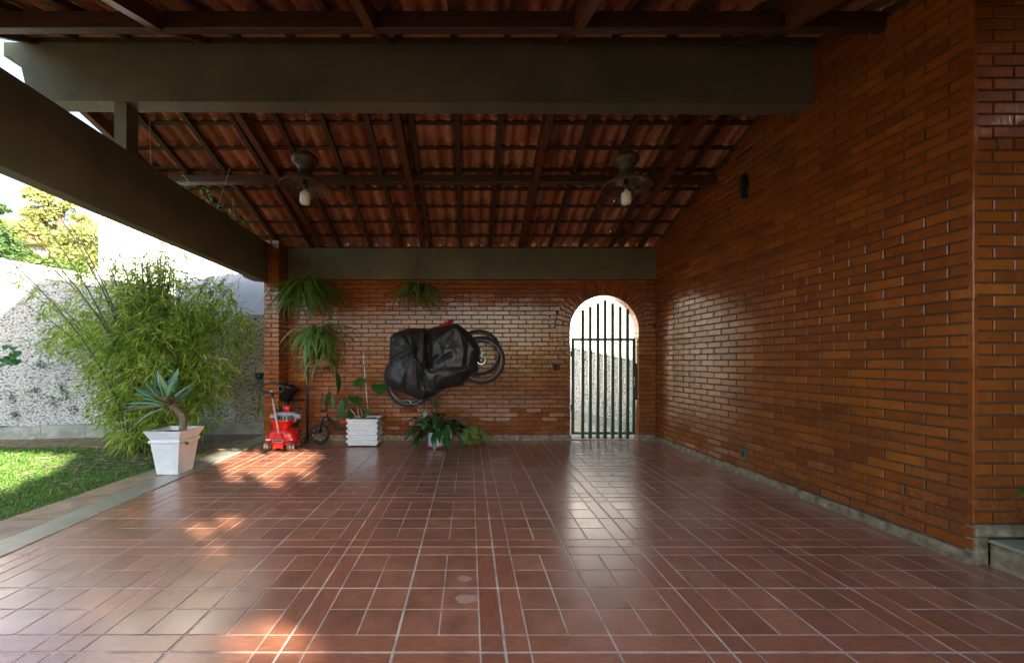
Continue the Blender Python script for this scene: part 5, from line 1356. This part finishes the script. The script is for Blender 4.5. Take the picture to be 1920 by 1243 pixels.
for px, py, d in ((845, 785, (.9, -.2, -.15)), (848, 800, (.75, -.2, -.6)), (838, 795, (.3, -.6, -.7)), (820, 800, (.2, -.7, -.6)), (812, 812, (.15, -.6, -.9)), (783, 805, (-.5, -.3, -.9)), (786, 812, (-.3, -.4, -1)), (775, 795, (-.8, -.2, -.6)), (796, 782, (-.1, -.6, -.5)), (815, 775, (.05, -.6, -.6)), (796, 766, (.1, -.3, -.9))):
    s0 = P(px, py, 5.82); link('leaf', R.choice(lm), ll, s0, aim(d, R.uniform(-.3, .3))); obj('stalk', MB().tube([c + Vector((0, 0, .21)), c.lerp(s0, .5) + Vector((0, 0, .10)), s0], .003, 5), 'glossleaf', ll)
obj('cane_stem', MB().tube([c + Vector((.03, -.03, .2)), P(820, 770, 5.95), P(817, 726, 5.95)], [.0075, .007, .006], 7), 'culm', ll, smooth=True)
obj('cane_tip', MB().superq(P(816.5, 725, 5.95), .012, .01, .008, 1, 8, 5), 'cream', ll)
c = Vector((PX(887, 6.15), 6.17, .005))
sf = thing('small_potted_fern', 'small bright fern in a low orange pot by the wall', 'fern', tuple(c))
bowl(sf, c, .10, .155, .16, 'terracotta_red')
def lacy(L, W_, mt):
    V = []; Fc = []; nn = 9
    for i in range(nn):
        u = i / nn; x = L * u; z = -L * .35 * u * u
        for sg in (-1, 1):
            pl = W_ * math.sin(math.pi * min(1, .22 + u * .8)); 
            for j in range(4):
                v = j / 4; bx, by = x + pl * .5 * v, sg * pl * v; o = len(V); q1 = .013 * (1.2 - v)
                V += [(bx, by, z), (bx + q1, by + sg * .004, z + .002), (bx + q1 * 1.2, by + sg * pl * .3, z - .003), (bx - q1 * .2, by + sg * pl * .3, z)]; Fc.append((o, o + 1, o + 2, o + 3))
    V += [(0, -.001, 0), (0, .001, 0), (L, .001, -L * .35), (L, -.001, -L * .35)]; Fc.append(tuple(range(len(V) - 4, len(V))))
    return MB().add(V, Fc).mesh('frond', mt)
lf = [lacy(R.uniform(.15, .21), R.uniform(.05, .07), 'fern_pale') for _ in range(4)]
for i in range(26):
    az = R.uniform(3.3, 6.1) if i % 3 else R.uniform(0, 6.28); e = R.uniform(-.7, .9); st_ = c + Vector((.09 * math.cos(az), min(.07 * math.sin(az), .03), .16 + .07 * max(e, 0)))
    link('frond', R.choice(lf), sf, st_, aim((math.cos(az) * math.cos(e), math.sin(az) * .8, math.sin(e)), R.uniform(-.3, .3)), scale=(1.05,) * 3)
for px, py, d in ((903, 806, (.6, -.5, -.8)), (873, 804, (-.2, -.5, -.8)), (888, 800, (.1, -.6, -.6)), (884, 795, (-.1, -.5, .4))): link('frond', R.choice(lf), sf, P(px, py, 5.98), aim(d), scale=(1.15,) * 3)

# ------------------------------------------------------------------ pendants under the near beam
def pendant(px, label):
    Y = 3.72; x = PX(px, Y); t = thing('pendant_lamp', label, 'lamp', (x, Y, PZ(275, Y)), 'old bell-shaped pendant lamps'); zt_ = PZ(283, Y); s = Y / F * 1.0
    obj('chain', MB().tube([(x, Y, 3.655), (x - .006, Y, 3.55), (x + .002, Y, zt_)], .0035, 6), 'lamp_metal', t)
    obj('canopy_hook', MB().tube([(x, Y, 3.656), (x + .02, Y, 3.63), (x - .01, Y, 3.60), (x + .012, Y, 3.575)], .004, 6), 'chrome', t)
    def zz(py): return PZ(py, Y)
    prof = [(0, 281), (3, 282), (8, 286), (16, 290), (23, 297), (24, 303), (19, 309), (13.5, 314), (12.5, 321), (13, 326), (17, 330), (22, 334), (24, 338)]
    obj('lamp_body', MB().lathe([(r_ * s, zz(py)) for r_, py in prof] + [(20 * s, zz(341)), (0, zz(338))], (x, Y, 0), 24), 'lamp_metal', t, smooth=True)
    obj('glass_shade', MB().lathe([(22 * s, zz(338.5)), (34 * s, zz(341)), (43 * s, zz(346)), (45 * s, zz(352)), (43.8 * s, zz(352)), (42 * s, zz(347)), (33 * s, zz(342.5)), (21 * s, zz(340))], (x, Y, 0), 36), 'shadeglass', t, smooth=True)
    obj('shade_rim', MB().torus((x, Y, zz(352)), 44.5 * s, .004, 'z', 40, 6), 'lamp_metal', t, smooth=True)
    obj('socket', MB().tube([(x, Y, zz(339)), (x, Y, zz(356))], .019, 12), 'black_plastic', t, smooth=True)
    obj('bulb', MB().lathe([(0, zz(355)), (.017, zz(355)), (.018, zz(359)), (.034, zz(361)), (.045, zz(364)), (.046, zz(367)), (.047, zz(379)), (.040, zz(383)), (0, zz(384.5))], (x, Y, 0), 22), 'bulb', t, smooth=True)
pendant(572, 'left pendant lamp with aged metal body and bare white bulb under the near beam'); pendant(1174, 'right pendant lamp near the long brick wall with bare white bulb')

# ------------------------------------------------------------------ fittings on the walls
ov = thing('wall_fixture', 'dark narrow upright fixture high on the right-hand brick wall', 'fixture', (wallR(4.5), 4.5, PZ(350, 4.5)))
X = wallR(4.5); Z = PZ(350, 4.5)
obj('plate', MB().prism([(4.47, Z - .10), (4.5, Z - .14), (4.53, Z - .10), (4.545, Z), (4.53, Z + .10), (4.5, Z + .14), (4.47, Z + .10), (4.455, Z)], 'x', X - .045, X + .01), 'black_plastic', ov)
obj('ring', MB().tube([(X - .048, 4.5, Z - .10), (X - .048, 4.5, Z + .10)], .012, 8), 'black_metal', ov)
ot = thing('power_outlet', 'small grey power outlet low on the right-hand brick wall', 'outlet', (wallR(4.53), 4.53, PZ(850, 4.53)))
X = wallR(4.53); Z = PZ(850, 4.53)
pt = obj('plate', MB().bbox(X - .014, X + .012, 4.49, 4.57, Z - .06, Z + .06, .004), 'grey_plate', ot)
obj('socket_insert', MB().bbox(X - .0175, X - .0142, 4.507, 4.553, Z - .035, Z + .04, .002), 'black_plastic', pt)
vt = thing('wall_vent', 'small square dark box set in the brickwork left of the gate', 'vent', (PX(1043, BY), BY, PZ(688, BY)))
a = P(1036.5, 682.5, BY - .004); b_ = P(1049.5, 695, BY - .004)
obj('frame', MB().box(a.x, b_.x, BY - .012, BY - .003, b_.z, a.z), 'treebark', vt); obj('box_inside', MB().box(a.x + .012, b_.x - .012, BY - .0155, BY - .0125, b_.z + .012, a.z - .012), 'potsoil', vt)
wl = thing('wall_hook', 'small curved brass hook on the shaded brick beyond the corner', 'hook', (3.30, 2.53, 2.66))
obj('hook', MB().tube([P(1866, 259, 2.50), P(1870, 266, 2.48), P(1871, 275, 2.48), P(1869, 283, 2.50)], .007, 8).tube([P(1866, 259, 2.50), P(1866, 258, 2.545)], .006, 6), 'lamp_metal', wl, smooth=True)
# plant on the porch whose leaves reach into the frame
pp = thing('porch_plant', 'long arching dark leaves of a porch plant at the right edge of the picture', 'plant', (3.62, 2.34, .173))
bowl(pp, (3.62, 2.34, .173), .10, .15, .2, 'terracotta')
for d, L, dp in (((-1, -.1, .5), .26, .9), ((-.3, -.6, .9), .4, .8), ((.6, -.3, .9), .4, .8), ((.5, .3, .8), .35, .8), ((-.5, -.1, .9), .30, 1.0)):
    link('leaf', leaf_mesh(L, .022, False, dp, .2, 10, 'leaf', 'glossleaf'), pp, (3.60, 2.34, .36), aim(d))
for z_, L, dp, dy in ((.50, .20, 1.0, -.1), (.56, .22, .9, .05)): link('leaf', leaf_mesh(L, .020, False, dp, .2, 10, 'leaf', 'taro'), pp, (3.50, 2.38, z_), aim((-1, dy, .45)))
# vine on top of the side beam, thin strings
vn = thing('vine', 'thin leafy vine trailing along the top of the side beam', 'vine', tuple(Vector((beamX(4.6), 4.6, 3.14))))
vl = [leaf_mesh(R.uniform(.05, .08), .014, False, .3, .2, 5, 'leaf', 'fern_pale') for _ in range(3)]
prev = None
for (ya, yb_) in ((4.25, 4.75), (4.9, 5.7)):
    pts = [Vector((beamX(ya + (yb_ - ya) * i / 10) - .04 + .02 * math.sin(i * 2), ya + (yb_ - ya) * i / 10, 3.14 + .05 * abs(math.sin(i * 1.3)))) for i in range(11)]
    obj('stem', MB().tube(pts, .003, 5), 'culm', vn)
    for i in range(26):
        p = pts[R.randrange(11)] + Vector((R.uniform(-.03, .03), R.uniform(-.04, .04), R.uniform(0, .10)))
        link('leaf', R.choice(vl), vn, p, aim((R.uniform(-1, 1), R.uniform(-1, .5), R.uniform(-.5, 1))))
for (p0, p1) in (((431, 316, 4.7), (408, 388, 4.75)), ((281, 225, 3.9), (283, 308, 3.95)), ((437, 372, 5.1), (438, 408, 5.1))):
    obj('string', MB().tube([P(*p0), P(*p1)], .003, 5), 'greyblue', vn)
# leaves entering at the left edge
sp = thing('shrub', 'broad-leaved shrub reaching in at the left edge in front of the garden wall', 'shrub', (-6.9, 5.6, 0))
vlb = [leaf_mesh(R.uniform(.10, .14), .045, True, .3, .15, 6, 'leaf', 'taro') for _ in range(3)]
obj('stem', MB().tube([(-6.95, 5.6, -.02), (-6.97, 5.6, .8), (-6.9, 5.6, 1.25), P(30, 668, 5.6)], .008, 6), 'culm', sp)
for i in range(40):
    p = P(R.uniform(-70, 30), R.uniform(645, 700), 5.6) if i > 8 else P(R.uniform(0, 40), R.uniform(655, 675), 5.6)
    link('leaf', R.choice(vlb), sp, p, aim((R.uniform(-.6, 1), R.uniform(-1, 0), R.uniform(-.8, .2))))
# small climbing tufts on the roughcast
tf = MB()
tn = 260; px = NR.uniform(10, 170, tn); py = NR.uniform(690, 790, tn); 
cl_ = [(22, 745), (66, 730), (100, 752), (118, 728), (125, 745), (75, 685), (30, 780), (140, 770)]
pp_ = np.array([tuple(P(cl_[i % 8][0] + R.gauss(0, 5), cl_[i % 8][1] + R.gauss(0, 5), gwY(PX(cl_[i % 8][0], 6.7)) - .03)) for i in range(tn)])
V, Fq = blades(pp_, NR.normal(size=(tn, 3)) * [1, .4, 1], NR.uniform(.03, .07, tn), NR.uniform(.006, .012, tn))
tag(link('wall_tufts', npmesh('wall_tufts', V, Fq, 'tree_d'), None, (0, 0, 0), None, 'stuff'), 'small dark plant tufts clinging to the white roughcast wall', 'moss')
